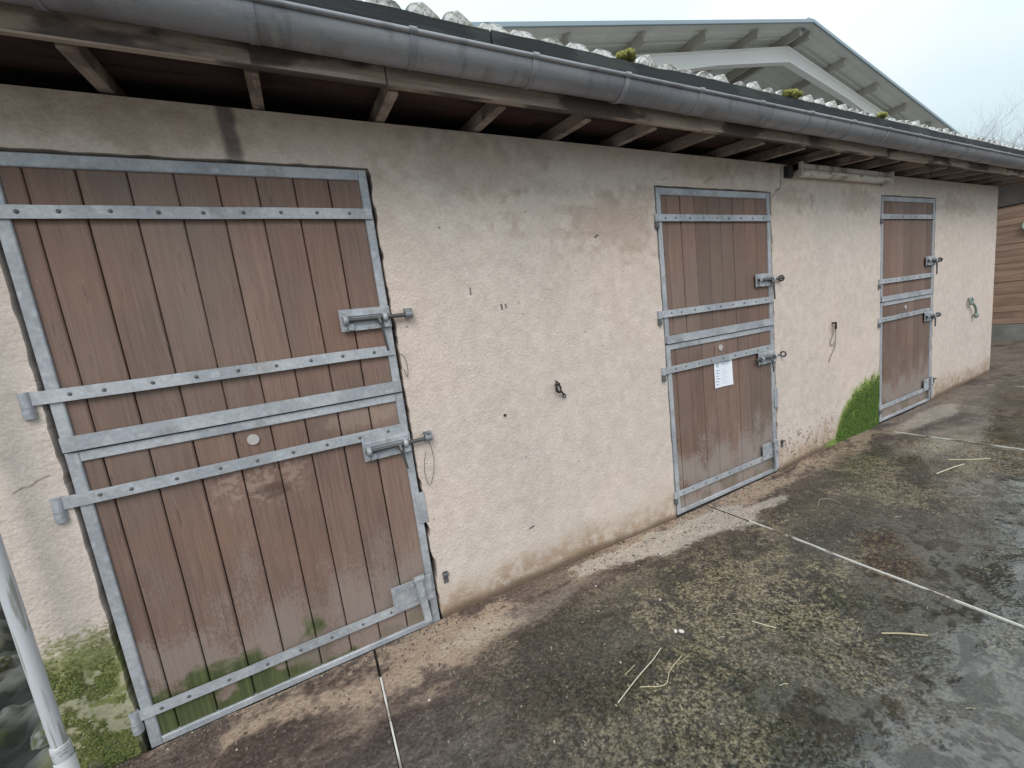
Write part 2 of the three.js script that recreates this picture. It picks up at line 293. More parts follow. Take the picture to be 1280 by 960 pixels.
  const rr = rng(5); for (let i = 0; i < 80; i++) { const x = lerp(0.4, 8, rr() ** 1.5), y = lerp(0.25, 2.35, rr()); cx.fillStyle = `rgba(80,66,60,${0.25 + 0.5 * rr()})`; cx.beginPath(); cx.ellipse(X(x), Y(y), 0.6 + 1.2 * rr(), 0.5 + 1.4 * rr(), rr() * 3, 0, 7); cx.fill(); }
  for (let i = 0; i < 12; i++) { const x = lerp(3.38, 4.3, rr()), y = lerp(0.03, 0.32, rr() ** 1.3); cx.fillStyle = 'rgba(66,52,44,0.8)'; cx.beginPath(); cx.ellipse(X(x), Y(y), 1 + rr(), 1 + 1.5 * rr(), rr() * 3, 0, 7); cx.fill(); }
  const t = new THREE.CanvasTexture(cv); t.colorSpace = THREE.SRGBColorSpace; return t;
})();
const renderBump = grey(640, 640, (u, v) => 0.45 * tfbm(u, v, 128, 3, 40) + 0.3 * tfbm(u, v, 64, 2, 42) + 0.25 * tfbm(u, v, 8, 4, 41));
renderBump.repeat.set(UW / 0.9, UH / 0.9);
M.wall = std({ map: wallTex, bumpMap: renderBump, bumpScale: 0.0045, roughness: 0.95 });
M.plainRender = std({ color: new THREE.Color().setRGB(0.63, 0.53, 0.46), roughness: 0.95 });
{
  const r = rng(12), sh = new THREE.Shape();
  sh.moveTo(WX0, -0.3); sh.lineTo(WX1, -0.3); for (let y = -0.2; y <= WT; y += 0.06) sh.lineTo(WX1 + 0.006 * (r() - 0.5), y); sh.lineTo(WX1, WT); sh.lineTo(WX0, WT); for (let y = WT - 0.05; y > -0.25; y -= 0.06) sh.lineTo(WX0 + 0.012 * (r() - 0.5), y); sh.closePath();
  DX.forEach((x0, i) => {
    const h = new THREE.Path(), a = x0 - 0.014, b = x0 + DW + 0.011, t = LVL.H + DY[i] + 0.008;
    const jag = (base, out, amp, y) => base + out * amp * Math.max(0, fbm(y * 16 + i * 9, base * 3, 3, 44) - 0.38) * 2.2;
    h.moveTo(a, -0.28);
    for (let y = -0.24; y < t - 0.02; y += 0.018) h.lineTo(jag(a, -1, 0.008, y), y);
    h.lineTo(a, t); for (let x = a + 0.05; x < b - 0.03; x += 0.05) h.lineTo(x, t + 0.006 * r()); h.lineTo(b, t);
    for (let y = t - 0.03; y > -0.24; y -= 0.018) h.lineTo(jag(b, 1, y < 0.8 ? 0.02 : 0.012, y), y);
    h.lineTo(b, -0.28); h.closePath(); sh.holes.push(h);
  });
  const g = new THREE.ExtrudeGeometry(sh, { depth: 0.2, bevelEnabled: false }).translate(0, 0, -0.2);
  uvBy(g, (x, y) => [(x - UX0) / UW, (y - UY0) / UH]);
  add('front_wall', g, M.wall, stable);
  add('side_wall', ebox(WX0, WX0 + 0.2, -0.3, 2.75, -3.7, -0.2, 0.004), M.plainRender, stable);
  add('side_wall', ebox(WX1 - 0.2, WX1, -0.3, 2.75, -3.7, -0.2, 0.004), M.plainRender, stable);
  add('back_wall', ebox(WX0, WX1, -0.3, 3.0, -3.9, -3.7, 0.004), M.plainRender, stable);
  add('stall_floor', ebox(WX0 + 0.2, WX1 - 0.2, -0.3, -0.04, -3.7, -0.2, 0.004), M.soffit, stable);
}
// eaves: roof slopes gently down towards the yard
const SL = 0.12, RX0 = -1.5, RX1 = 8.9;
{
  const r = rng(31), ang = Math.atan(SL);
  // rafters
  for (let k = -3; k < 20; k++) {
    const x = -0.007 + k * 0.468 + (r() - 0.5) * 0.03; if (x < RX0 + 0.05 || x > RX1 - 0.05) continue;
    const g = cbox(0.042, 0.058, 1.0, 0.004); uvBox(g, 0.9, r(), r()); uvBy(g, (a, b, c, nx, ny) => Math.abs(ny) > 0.7 ? [c * 0.8 + k * 0.37, a * 0.9 + k * 0.21] : [c * 0.8 + k * 0.37, b * 0.9 + k * 0.13]);
    g.rotateX(ang); add('rafter', g.translate(x, 2.458 + 0.031 + 0.006 * (r() - 0.5) + SL * 0.205, -0.205), M.rafter, stable);
  }
  // roof boards above the rafters
  for (let k = 0; k < 5; k++) {
    const z0 = 0.298 - k * 0.112, g = ebox(RX0, RX1, -0.009, 0.009, -0.055, 0.054, 0.002); uvBy(g, (a, b, c) => [a * 0.3 + k * 0.31, c * 1.2 + k * 0.23]);
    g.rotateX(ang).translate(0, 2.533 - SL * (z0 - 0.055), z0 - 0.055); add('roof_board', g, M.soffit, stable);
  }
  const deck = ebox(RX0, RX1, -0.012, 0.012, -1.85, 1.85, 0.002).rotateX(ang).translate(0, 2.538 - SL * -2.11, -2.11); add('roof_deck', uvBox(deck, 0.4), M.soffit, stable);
  // fascia in lengths, butted
  const cuts = [RX0, 0.44, 4.4, RX1];
  for (let i = 0; i < 3; i++) { const g = ebox(cuts[i] + 0.002, cuts[i + 1] - 0.002, 2.428, 2.565, 0.302, 0.327, 0.004); uvBy(g, (a, b, c, nx, ny) => [a * 0.32 + i * 0.3, (Math.abs(ny) > 0.7 ? c : b) * 0.9 + i * 0.37]); add('fascia_board', g, M.fascia, stable); }
  // tilting fillet carrying the first tiles: three lengths, slightly uneven
  const fc = [RX0, 0.885, 5.0, RX1];
  for (let i = 0; i < 3; i++) { const g = new THREE.BoxGeometry(fc[i + 1] - fc[i] - 0.006, 0.125, 0.02, 60, 2, 1).translate((fc[i] + fc[i + 1]) / 2, 2.614, 0.352 + (i === 1 ? 0.004 : 0)), p = g.attributes.position;
    for (let k = 0; k < p.count; k++) p.setY(k, p.getY(k) + 0.008 * (fbm(p.getX(k) * 2.2, p.getY(k) * 3, 3, 47) - 0.5) + (p.getY(k) > 2.65 ? 0.006 * (vn(p.getX(k) * 14, 3) - 0.5) : 0)); g.computeVertexNormals(); uvBy(g, (a, b) => [a * 0.3, b * 1.4]); add('eaves_fillet', g, M.fillet, stable); }
  // tiles: half-round ridges, weathered, with pale lichen
  const tileTex = pixels(256, 256, (u, v) => { const a = tfbm(u, v, 8, 5, 3), b = tfbm(u, v, 30, 4, 8); let c = mix3([176, 172, 168], [214, 214, 212], sst(0.35, 0.62, a)); c = mix3(c, [112, 108, 100], 0.55 * sst(0.62, 0.72, b)); c = mix3(c, [120, 124, 96], 0.4 * sst(0.6, 0.75, tfbm(u, v, 14, 4, 12))); const g = (vn(u * 250, v * 250) - 0.5) * 30; return [c[0] + g, c[1] + g, c[2] + g]; });
  M.tile = std({ map: tileTex, roughness: 0.95, bumpMap: grey(256, 256, (u, v) => tfbm(u, v, 20, 4, 2)), bumpScale: 0.006 });
  const P = 0.146, tiles = [];
  for (let v = 0; v < 5; v++) {
    const n = 10, th = 0.012, len = 0.46, sh = new THREE.Shape(), out = [], inn = [];
    for (let i = 0; i <= n; i++) { const t = i / n * Math.PI, x = -Math.cos(t) * P * 0.5, y = Math.pow(Math.sin(t), 0.8) * (0.040 + 0.006 * (v % 3)) * (1 + 0.12 * (vn(i * 1.3, v * 7) - 0.5)); out.push([x, y]); inn.push([x * 0.98, -0.008 - 0.003 * (i % 2)]); }
    out.forEach(([x, y], i) => i ? sh.lineTo(x, y) : sh.moveTo(x, y)); inn.reverse().forEach(([x, y]) => sh.lineTo(x, y)); sh.closePath();
    const g = new THREE.ExtrudeGeometry(sh, { depth: len, steps: 2, bevelEnabled: false }).translate(0, 0, -len); const p = g.attributes.position;
    for (let k = 0; k < p.count; k++) { const x = p.getX(k), y = p.getY(k), z = p.getZ(k); p.setXYZ(k, x, y + 0.014 * (vn(x * 55 + v * 9, y * 40 + z * 20, v) - 0.5), z + 0.016 * (vn(x * 50 + 5, y * 60, v + 2) - 0.5)); }
    g.computeVertexNormals(); tiles.push(uvBox(g, 3, v * 0.2, v * 0.33));
  }
  for (let row = 0; row < 2; row++) for (let k = 0, x = RX0 + P / 2; x < RX1; k++, x += P) {
    const m = add('roof_tile', tiles[Math.floor(r() * 5)], M.tile, stable), z = 0.336 - row * 0.4 + 0.006 * (r() - 0.5);
    m.position.set(x + 0.008 * (r() - 0.5), 2.676 + row * 0.018 + SL * (0.36 - z) + 0.008 * (r() - 0.5), z); m.rotation.set(ang, (r() - 0.5) * 0.06, (r() - 0.5) * 0.1);
  }
  const rest = []; for (let row = 2; row < 10; row++) for (let x = RX0 + P / 2; x < RX1; x += P) { const z = 0.336 - row * 0.4; rest.push(tiles[Math.floor(r() * 5)].clone().rotateX(ang).translate(x, 2.664 + 0.018 + SL * (0.36 - z), z)); }
  const tf = add('tile_field', rest, M.tile, stable); tf.userData.kind = 'stuff';
  // gutter: half-round, rolled front bead, in lengths; round straps hold it
  const gy = 2.536, gz = 0.396, R = 0.07, prof = []; for (let i = 0; i <= 16; i++) { const t = Math.PI * i / 16; prof.push([gz - R * Math.cos(t), gy - R * Math.sin(t)]); }
  const gs = new THREE.Shape(); prof.forEach(([z, y], i) => i ? gs.lineTo(z, y) : gs.moveTo(z, y)); for (let i = 16; i >= 0; i--) { const t = Math.PI * i / 16; gs.lineTo(gz - (R - 0.003) * Math.cos(t), gy + 0.0005 - (R - 0.003) * Math.sin(t)); } gs.closePath();
  const gc = [RX0 - 0.02, 0.03, 2.03, 4.03, 6.03, RX1 + 0.02];
  const gut = group('gutter', stable);
  for (let i = 0; i < 5; i++) {
    const L = gc[i + 1] - gc[i], g = new THREE.ExtrudeGeometry(gs, { depth: L + 0.03, steps: 6, bevelEnabled: false, curveSegments: 4 }).rotateY(-Math.PI / 2).scale(1, 1, 1);
    // the shape's x axis is z in the world
    const p = g.attributes.position; for (let k = 0; k < p.count; k++) { const zz = p.getZ(k), xx = p.getX(k); p.setXYZ(k, gc[i] - xx - 0.03, p.getY(k) + 0.0012 * (i % 2) - 0.002 * Math.sin((gc[i] - xx) * 3), zz - 0.0012 * (i % 2)); }
    const gg = mergeVertices(new THREE.BufferGeometry().setAttribute('position', p.clone())); gg.computeVertexNormals();
    const bead = new THREE.CylinderGeometry(0.009, 0.009, L, 10, 6).rotateZ(Math.PI / 2).translate(gc[i] + L / 2, gy + 0.002, gz + R + 0.003);
    uvBy(gg, (a, b) => [a * 0.4, b * 3]); uvBy(bead, (a, b) => [a * 0.4, b * 3]);
    const idx = gg.toNonIndexed(); add('gutter_length', [idx, bead], M.zinc, gut);
  }
  for (let k = -3; k < 18; k++) {
    const x = 0.035 + k * 0.497 + 0.012 * (r() - 0.5), pts = []; for (let i = 0; i <= 20; i++) { const t = Math.PI * i / 20; pts.push([-(R + 0.003) * Math.cos(t), -(R + 0.003) * Math.sin(t)]); }
    const s = new THREE.Shape(); pts.forEach(([z, y], i) => i ? s.lineTo(z, y) : s.moveTo(z, y)); pts.slice().reverse().forEach(([z, y]) => s.lineTo(z * 0.93, y * 0.93 + 0.0004)); s.closePath();
    const g = new THREE.ExtrudeGeometry(s, { depth: 0.026, bevelEnabled: false }).rotateY(-Math.PI / 2); const p = g.attributes.position; for (let i = 0; i < p.count; i++) p.setXYZ(i, p.getX(i) + x, p.getY(i) + gy, p.getZ(i) + gz); 
    const curl = rod([x - 0.026, gy + 0.003, gz + R + 0.004], [x, gy + 0.003, gz + R + 0.004], 0.0125, 10);
    g.computeVertexNormals(); add('gutter_bracket', uvBox(merge([g, curl]), 0.6, k * 0.3), M.zinc, gut);
  }
}
console.log('eaves done');

// ---------- doors ----------
function doorTexture(W, H, idx, scars) {
  const pl = [0, 0.092, 0.225, 0.362, 0.498, 0.632, 0.765, 0.9, 1.036, 1.2];
  return pixels(W, H, (u, v) => {
    const x = u * DW, y = v * LVL.H; let n = 0; while (n < 8 && x > pl[n + 1]) n++;
    const up = y > 1.25, s = idx * 40 + n * 3 + (up ? 17 : 0), ox = n * 7.3 + (up ? 31 : 0) + idx * 13;
    const wob = 0.012 * (fbm(y * 2.2 + ox, n, 3, 5) - 0.5), g = fbm((x + wob) * 150 + ox * 5, y * 3.2 + ox, 4, s & 63), g2 = vn((x + wob) * 420 + ox, y * 9, s & 63), l = fbm(x * 4 + ox, y * 1.7, 4, (s + 9) & 63);
    const tone = NT[(s * 97) & 65535];
    let c = mix3([112, 90, 80], [132, 107, 95], sst(0.25, 0.75, g * 0.5 + l * 0.5)); c = mix3(c, [142, 104, 88], 0.35 * sst(0.45, 0.7, fbm(x * 3 + 4, y * 2.6 + idx * 5, 4, 50)));
    c = mix3(c, [124, 108, 99], 0.5 * sst(0.45, 0.65, fbm(x * 2 + 1, y * 1.5 + 3 + idx * 8, 4, 51)));
    const k = 0.91 + 0.17 * tone; c = [c[0] * k, c[1] * k, c[2] * k];
    const q = (g2 - 0.5) * 13; c = [c[0] + q, c[1] + q, c[2] + q];
    const kx = Math.floor(x * 9 + n * 3), ky = Math.floor(y * 3.1 + n * 1.7), kr = NT[(kx * 131 + ky * 977 + idx * 53) & 65535]; if (kr > 0.9) { const ax = (kx + 0.5 - n * 3) / 9 + 0.03 * (kr - 0.95), ay = (ky + 0.3 + 4 * (kr - 0.9) - n * 1.7) / 3.1, kd = Math.hypot((x - ax) / 0.008, (y - ay) / 0.013); c = mix3(c, [66, 48, 42], 0.65 * sst(1.3, 0.4, kd + 0.4 * (g - 0.5))); }
    if (g2 > 0.86 && g > 0.56) c = mix3(c, [72, 54, 48], 0.5);
    c = scars(c, x, y, g, l);
    if (vn(x * 260, y * 200, 9) > 0.985) c = mix3(c, [186, 172, 160], 0.5);
    return c;
  }, true, false);
}
const dust = (amt) => (c, x, y, g, l) => {   // dried splash, streaky and patchy, on the lower boards
  const p = sst(0.4, 0.68, fbm(x * 9, y * 6 + 3, 5, 52) * 0.7 + 0.3 * vn(x * 300, y * 120, 7) + 0.3 * sst(0.75, 0.1, y) - 0.14 + 0.12 * (g - 0.5));
  c = mix3(c, [150, 139, 134], amt * p * sst(1.0, 0.35, y + 0.3 * (l - 0.5)));
  return mix3(c, [112, 106, 88], 0.5 * sst(0.5, 0.62, fbm(x * 9 + 3, y * 9, 4, 53)) * sst(0.25, 0.1, y));
};
const scars1 = (c, x, y, g, l) => {
  c = dust(0.58)(c, x, y, g, l);  // greyer lower boards: dried splash with sky sheen painted into it
  // green algae at the hinge-side foot
  const m = sst(0.42, 0.6, fbm(x * 8, y * 9, 5, 54) + 0.55 * sst(0.42, 0.02, y + 0.34 * x + 0.1 * (l - 0.5)) - 0.18); c = mix3(c, mix3([52, 60, 34], [92, 100, 54], g), 0.9 * m * sst(0.4, 0.28, y + 0.1 * x));
  // kicked, scuffed patch below the middle strap
  const d = Math.hypot((x - 0.56) / 0.2, (y - 0.96) / 0.11), w = sst(1.2, 0.5, d + 0.9 * (fbm(x * 30, y * 40, 4, 55) - 0.5)); c = mix3(c, [166, 146, 132], 0.55 * w * sst(0.42, 0.6, fbm(x * 60, y * 60, 3, 56)));
  const d2 = Math.hypot((x - 0.6) / 0.09, (y - 0.915) / 0.04); c = mix3(c, [70, 50, 42], 0.5 * sst(1.1, 0.4, d2 + 0.6 * (fbm(x * 30, y * 40, 4, 57) - 0.5)));
  const d3 = Math.hypot((x - 1.0) / 0.2, (y - 1.15) / 0.06); c = mix3(c, [172, 154, 140], 0.4 * sst(1.1, 0.5, d3 + 0.8 * (fbm(x * 40, y * 50, 4, 58) - 0.5)));
  return c;
};
const woodBump = grey(256, 512, (u, v) => fbm(u * 160, v * 5, 4, 12));
const doorMat = [doorTexture(768, 1408, 0, scars1), doorTexture(512, 1024, 1, dust(0.85)), doorTexture(512, 1024, 2, dust(0.8))].map(t => { const b = woodBump.clone(); b.repeat.set(1.2, 2.2); b.needsUpdate = true; return std({ map: t, roughness: 0.62, bumpMap: b, bumpScale: 0.0014 }); });
M.paint = std({ color: new THREE.Color().setRGB(0.46, 0.42, 0.41), roughness: 0.7 });
function head(x, y, z, r = 0.0075) { return new THREE.SphereGeometry(r, 8, 4, 0, Math.PI * 2, 0, Math.PI / 2).rotateX(Math.PI / 2).scale(1, 1, 0.7).translate(x, y, z); }
function hexHead(x, y, z, r = 0.009) { return new THREE.CylinderGeometry(r, r, 0.008, 6).rotateX(Math.PI / 2).translate(x, y, z + 0.004); }
// slide bolt: plate, bar, two guides, drop lever; x0 = left edge of plate, y = centre of bar
function slideBolt(leaf, x0, y, shift, leverLen, tilt) {
  const z = 0.006, parts = [ebox(x0, x0 + 0.222, y - 0.048, y + 0.05, z, z + 0.004, 0.0012), ebox(x0 + 0.005, x0 + 0.215, y + 0.016, y + 0.042, z + 0.004, z + 0.009, 0.003)];
  for (const gx of [0.024, 0.195]) parts.push(new THREE.TorusGeometry(0.0155, 0.006, 8, 16).rotateY(Math.PI / 2).scale(1.9, 1, 1).translate(x0 + gx, y, z + 0.016));
  for (const [a, b] of [[0.02, 0.034], [0.11, 0.036], [0.2, 0.034], [0.02, -0.034], [0.115, -0.034], [0.205, -0.032]]) parts.push(hexHead(x0 + a, y + b, z + 0.004, 0.0065));
  parts.push(ebox(x0 + 0.03, x0 + 0.055, y - 0.045, y - 0.014, z + 0.004, z + 0.014, 0.002), ebox(x0 + 0.186, x0 + 0.214, y - 0.046, y - 0.014, z + 0.004, z + 0.016, 0.002));
  add('bolt_plate', merge(parts.map(g => uvBox(g.index ? g.toNonIndexed() : g, 2, x0, y))), M.steel, leaf);
  const bar = [rod([x0 + 0.012 + shift, y, z + 0.019], [x0 + 0.308 + shift, y, z + 0.019], 0.0095, 12), rod([x0 + 0.168 + shift * 0.6, y, z + 0.02], [x0 + 0.17 + shift * 0.6, y - 0.03, z + 0.036], 0.0095, 10), rod([x0 + 0.17 + shift * 0.6, y - 0.028, z + 0.036], [x0 + 0.17 + tilt + shift * 0.6, y - leverLen, z + 0.034], 0.006, 8)];
  add('slide_bolt', merge(bar.map(g => uvBox(g.toNonIndexed(), 2, x0, y))), M.bar, leaf);
}
function makeDoor(i) {
  const r = rng(400 + i), X = DX[i], Y = DY[i], mat = doorMat[i];
  const up = group('upper_door', stable, [X, Y, 0]), lo = group('lower_door', stable, [X, Y, 0]);
  up.userData.label = ['large weathered upper door leaf above the algae-stained lower leaf', 'upper door leaf above the leaf carrying the white paper', 'upper door leaf above the leaf beside the thick green moss'][i];
  lo.userData.label = ['weathered lower door leaf with green algae at its foot', 'lower door leaf carrying a white paper notice', 'lower door leaf beside the thick green moss'][i];
  const st = 0.037, S = st - 0.004, edges = [S, 0.092, 0.225, 0.362, 0.498, 0.632, 0.765, 0.9, 1.036, DW - S];
  for (const [leaf, y0, y1] of [[lo, 0.022, LVL.mb - 0.012], [up, LVL.mb + 0.012, LVL.H - 0.03]])
    for (let n = 0; n < 9; n++) {
      const zo = -0.011 + 0.003 * (r() - 0.5), gap = 0.0014 + 0.0012 * r(), g = ebox(edges[n] + gap, edges[n + 1] - gap, y0, y1, zo - 0.028, zo, 0.0036);
      uvBy(g, (x, y) => [x / DW, y / LVL.H]); const m = add('plank', g, mat, leaf); m.rotation.y = (r() - 0.5) * 0.002;
    }
  const fr = (list) => merge(list.map((g, k) => uvBox(g, 1.1, i * 0.3 + k * 0.17, k * 0.23)));
  const mb = LVL.mb, H = LVL.H;
  add('frame', fr([ebox(0, st, 0, mb - 0.006, -0.04, 0), ebox(DW - st, DW, 0, mb - 0.006, -0.04, 0), ebox(st, DW - st, 0, 0.03, -0.04, -0.001), ebox(st, DW - st, mb - 0.044, mb - 0.006, -0.04, -0.001)]), M.steel, lo);
  add('frame', fr([ebox(0, st, mb + 0.004, H, -0.04, 0), ebox(DW - st, DW, mb + 0.004, H, -0.04, 0), ebox(st, DW - st, H - 0.045, H, -0.04, -0.001), ebox(st, DW - st, mb + 0.004, mb + 0.03, -0.04, -0.001)]), M.steel, up);
  // cover strip over the joint of the leaves
  { const g = new THREE.BoxGeometry(DW - 0.004, LVL.mt - mb, 0.006, 24, 2, 1).translate(DW / 2, (LVL.mt + mb) / 2, 0.0045), p = g.attributes.position; for (let k = 0; k < p.count; k++) p.setZ(k, p.getZ(k) + 0.004 * fbm(p.getX(k) * 5, p.getY(k) * 20, 2, i + 3)); g.computeVertexNormals(); add('cover_strip', uvBox(g, 1.1, 0.4 + i * 0.2), M.steel, up); }
  // straps with a rivet on each plank, an eye on the wall side
  for (const [leaf, yt, hh, left] of [[up, LVL.ts, 0.044, i ? 0.03 : 0.05], [up, LVL.us, 0.046, 0.062], [lo, LVL.ls, 0.046, 0.062], [lo, LVL.bs, 0.042, 0.03]]) {
    const y = yt - hh / 2, g = new THREE.BoxGeometry(DW - 0.006 + left - 0.02, hh, 0.006, 30, 1, 1).translate((DW - 0.006 - left + 0.02) / 2, y, 0.0045), p = g.attributes.position;
    for (let k = 0; k < p.count; k++) { const x = p.getX(k); p.setY(k, p.getY(k) + 0.003 * (fbm(x * 4 + yt * 9, i, 2, 6) - 0.5)); p.setZ(k, p.getZ(k) + 0.003 * fbm(x * 6 + yt * 5, i, 2, 8)); } g.computeVertexNormals();
    const heads = []; for (let n = 0; n < 9; n++) heads.push(head((edges[n] + edges[n + 1]) / 2 + 0.01 * (r() - 0.5), y + 0.006 * (r() - 0.5), 0.0085));
    const s = add('strap', uvBox(g, 1.1, yt, yt * 3), M.steel, leaf); add('rivet_row', heads, M.darkSteel, leaf);
    const eye = new THREE.CylinderGeometry(0.016, 0.016, hh + 0.004, 12).translate(-left + 0.012, y, 0.004);
    add('hinge_eye', uvBox(eye, 2), M.steel, leaf);
    // pin with its lug let into the wall
    const pin = add('hinge_pin', uvBox(merge([rod([0, -0.042, 0], [0, 0.0, 0], 0.0175, 12), rod([0, -0.022, -0.002], [-0.004, -0.022, -0.06], 0.011, 8)]), 2), i ? M.darkSteel : M.steel, stable);
    pin.position.set(X - left + 0.012, Y + y - hh / 2 - 0.002, 0.004);
  }
  // slide bolts
  const b0 = 0.979;
  slideBolt(up, b0, 1.594, 0, 0.155, 0.012);
  slideBolt(lo, b0 - 0.002, 0.986, i === 1 ? -0.07 : -0.004, 0.12, 0.014);
  // kick latch at the foot
  const lp = [ebox(0.985, 1.185, 0.15, 0.282, 0.011, 0.017, 0.001)]; for (const [a, b] of [[1.0, 0.258], [1.0, 0.19], [1.09, 0.262], [1.09, 0.185], [1.172, 0.262], [1.172, 0.2]]) lp.push(hexHead(a, b, 0.017, 0.008));
  add('latch_plate', fr(lp), M.steel, lo);
  const bar = cbox(0.036, 0.235, 0.01, 0.002).rotateZ(0.07).translate(1.128, 0.165, 0.036); add('kick_latch', fr([bar, ebox(1.098, 1.15, 0.278, 0.3, 0.017, 0.046, 0.004), rod([1.125, 0.21, 0.016], [1.125, 0.21, 0.05], 0.012, 10)]), M.steel, lo);
  // round pale sticker or plug
  add('round_plug', new THREE.CylinderGeometry(0.022, 0.023, 0.004, 20).rotateX(Math.PI / 2).translate(0.562, 1.146 - (i ? 0.008 : 0), -0.008), M.paint, lo);
  // small bent plate on the closing stile
  if (i < 2) add('guard_plate', fr([ebox(DW - 0.022, DW + 0.022, 0.555, 0.715, 0.002, 0.007, 0.001)]), M.steel, lo);
  // keepers on the wall
  const kp = (y, ring) => { const g = ring ? [new THREE.TorusGeometry(0.02, 0.007, 8, 18).rotateY(Math.PI / 2).translate(0, 0, 0.022), rod([0, 0, -0.04], [0, 0, 0.004], 0.009, 8)] : [ebox(-0.017, 0.017, -0.012, 0.03, -0.03, 0.032, 0.004), new THREE.CylinderGeometry(0.017, 0.017, 0.034, 12).rotateZ(Math.PI / 2).translate(0, 0, 0.024)]; const m = add('bolt_keeper', uvBox(merge(g), 2), i ? M.darkSteel : M.bolt, stable); m.position.set(X + 1.284, Y + y, 0); };
  kp(1.594, i > 0); kp(0.986, i > 0);
  const hk = add('latch_hook', uvBox(merge([ebox(-0.012, 0.012, -0.03, 0.03, -0.02, 0.012, 0.003), ebox(-0.014, 0.014, 0.018, 0.03, 0.0, 0.03, 0.003)]), 2), M.darkSteel, stable); hk.position.set(X + 1.262, Y + 0.225, 0);
  return [up, lo];
}
for (let i = 0; i < 3; i++) makeDoor(i);
console.log('doors done');

// ---------- things on the stable ----------
// paper on the second lower leaf
{
  const cv = document.createElement('canvas'); cv.width = 256; cv.height = 288; const c = cv.getContext('2d'); c.fillStyle = '#e9ecf5'; c.fillRect(0, 0, 256, 288);
  const bar = (x, y, w, h, col) => { c.fillStyle = col; c.fillRect(x, y, w, h); };
  c.strokeStyle = '#59637a'; c.lineWidth = 5; c.beginPath(); c.moveTo(30, 60); c.lineTo(46, 26); c.lineTo(62, 60); c.closePath(); c.stroke(); bar(26, 70, 44, 4, '#8d96a8');
  const r = rng(3), words = (x, y, w, h, col) => { let p = x; while (p < x + w) { const k = 6 + r() * 20; bar(p, y, Math.min(k, x + w - p), h, col); p += k + 5; } };
  words(104, 26, 120, 8, '#5c6884'); words(104, 46, 112, 8, '#5c6884'); words(104, 66, 90, 4, '#99a1b4');
  for (let k = 0; k < 6; k++) { words(22, 104 + k * 29, 56 - (k % 3) * 8, 7, '#66708a'); words(112, 106 + k * 29, 40 + ((k * 37) % 70), 4, '#9ba4ba'); bar(110, 116 + k * 29, 124, 1, '#c4cad8'); }
  const t = new THREE.CanvasTexture(cv); t.colorSpace = THREE.SRGBColorSpace;
  const g = new THREE.BoxGeometry(0.203, 0.205, 0.0008, 12, 12, 1), p = g.attributes.position; for (let k = 0; k < p.count; k++) p.setZ(k, p.getZ(k) + 0.006 * Math.pow(Math.abs(p.getX(k)) / 0.1, 2) * (0.5 - p.getY(k) / 0.2) * (p.getX(k) > 0 ? 1 : 0.5)); g.computeVertexNormals();
  const m = add('paper_notice', g, std({ map: t, roughness: 0.7 })); m.position.set(2.722, 0.935, -0.006); m.rotation.z = -0.015;
  tag(m, 'white printed paper notice tucked under the strap of a plank door', 'notice');
}
// tube light batten under the eaves
{
  const g = group('batten_light', null, [3.62, 2.4, 0]); tag(g, 'long dirty white tube light fitting under the eaves', 'lamp');
  const wt = pixels(512, 128, (u, v) => { const a = fbm(u * 14, v * 4, 5, 3); let c = mix3([196, 190, 184], [218, 212, 206], sst(0.3, 0.7, a)); c = mix3(c, [120, 106, 96], 0.6 * sst(0.6, 0.72, fbm(u * 20, v * 6, 4, 8))); return c; });
  const m = std({ map: wt, roughness: 0.6 });
  add('housing', uvBox(ebox(0, 1.5, -0.005, 0.045, 0.0, 0.07, 0.006), 0.6), m, g);
  const d = new THREE.CylinderGeometry(0.034, 0.034, 1.46, 18, 1).rotateZ(Math.PI / 2).scale(1, 0.9, 1.25).translate(0.75, -0.018, 0.045); add('diffuser', uvBox(d, 0.6), std({ map: wt, roughness: 0.35 }), g);
  for (const x of [0.0, 1.47]) add('end_cap', uvBox(ebox(x, x + 0.03, -0.055, 0.047, -0.001, 0.095, 0.008), 0.6), m, g);
  const b = add('cable_box', uvBox(ebox(-0.085, -0.02, -0.05, 0.035, 0, 0.04, 0.006), 1), std({ color: new THREE.Color().setRGB(0.03, 0.025, 0.025), roughness: 0.8 })); b.position.set(3.62, 2.4, 0); tag(b, 'small black box at the end of the tube light', 'junction box');
}
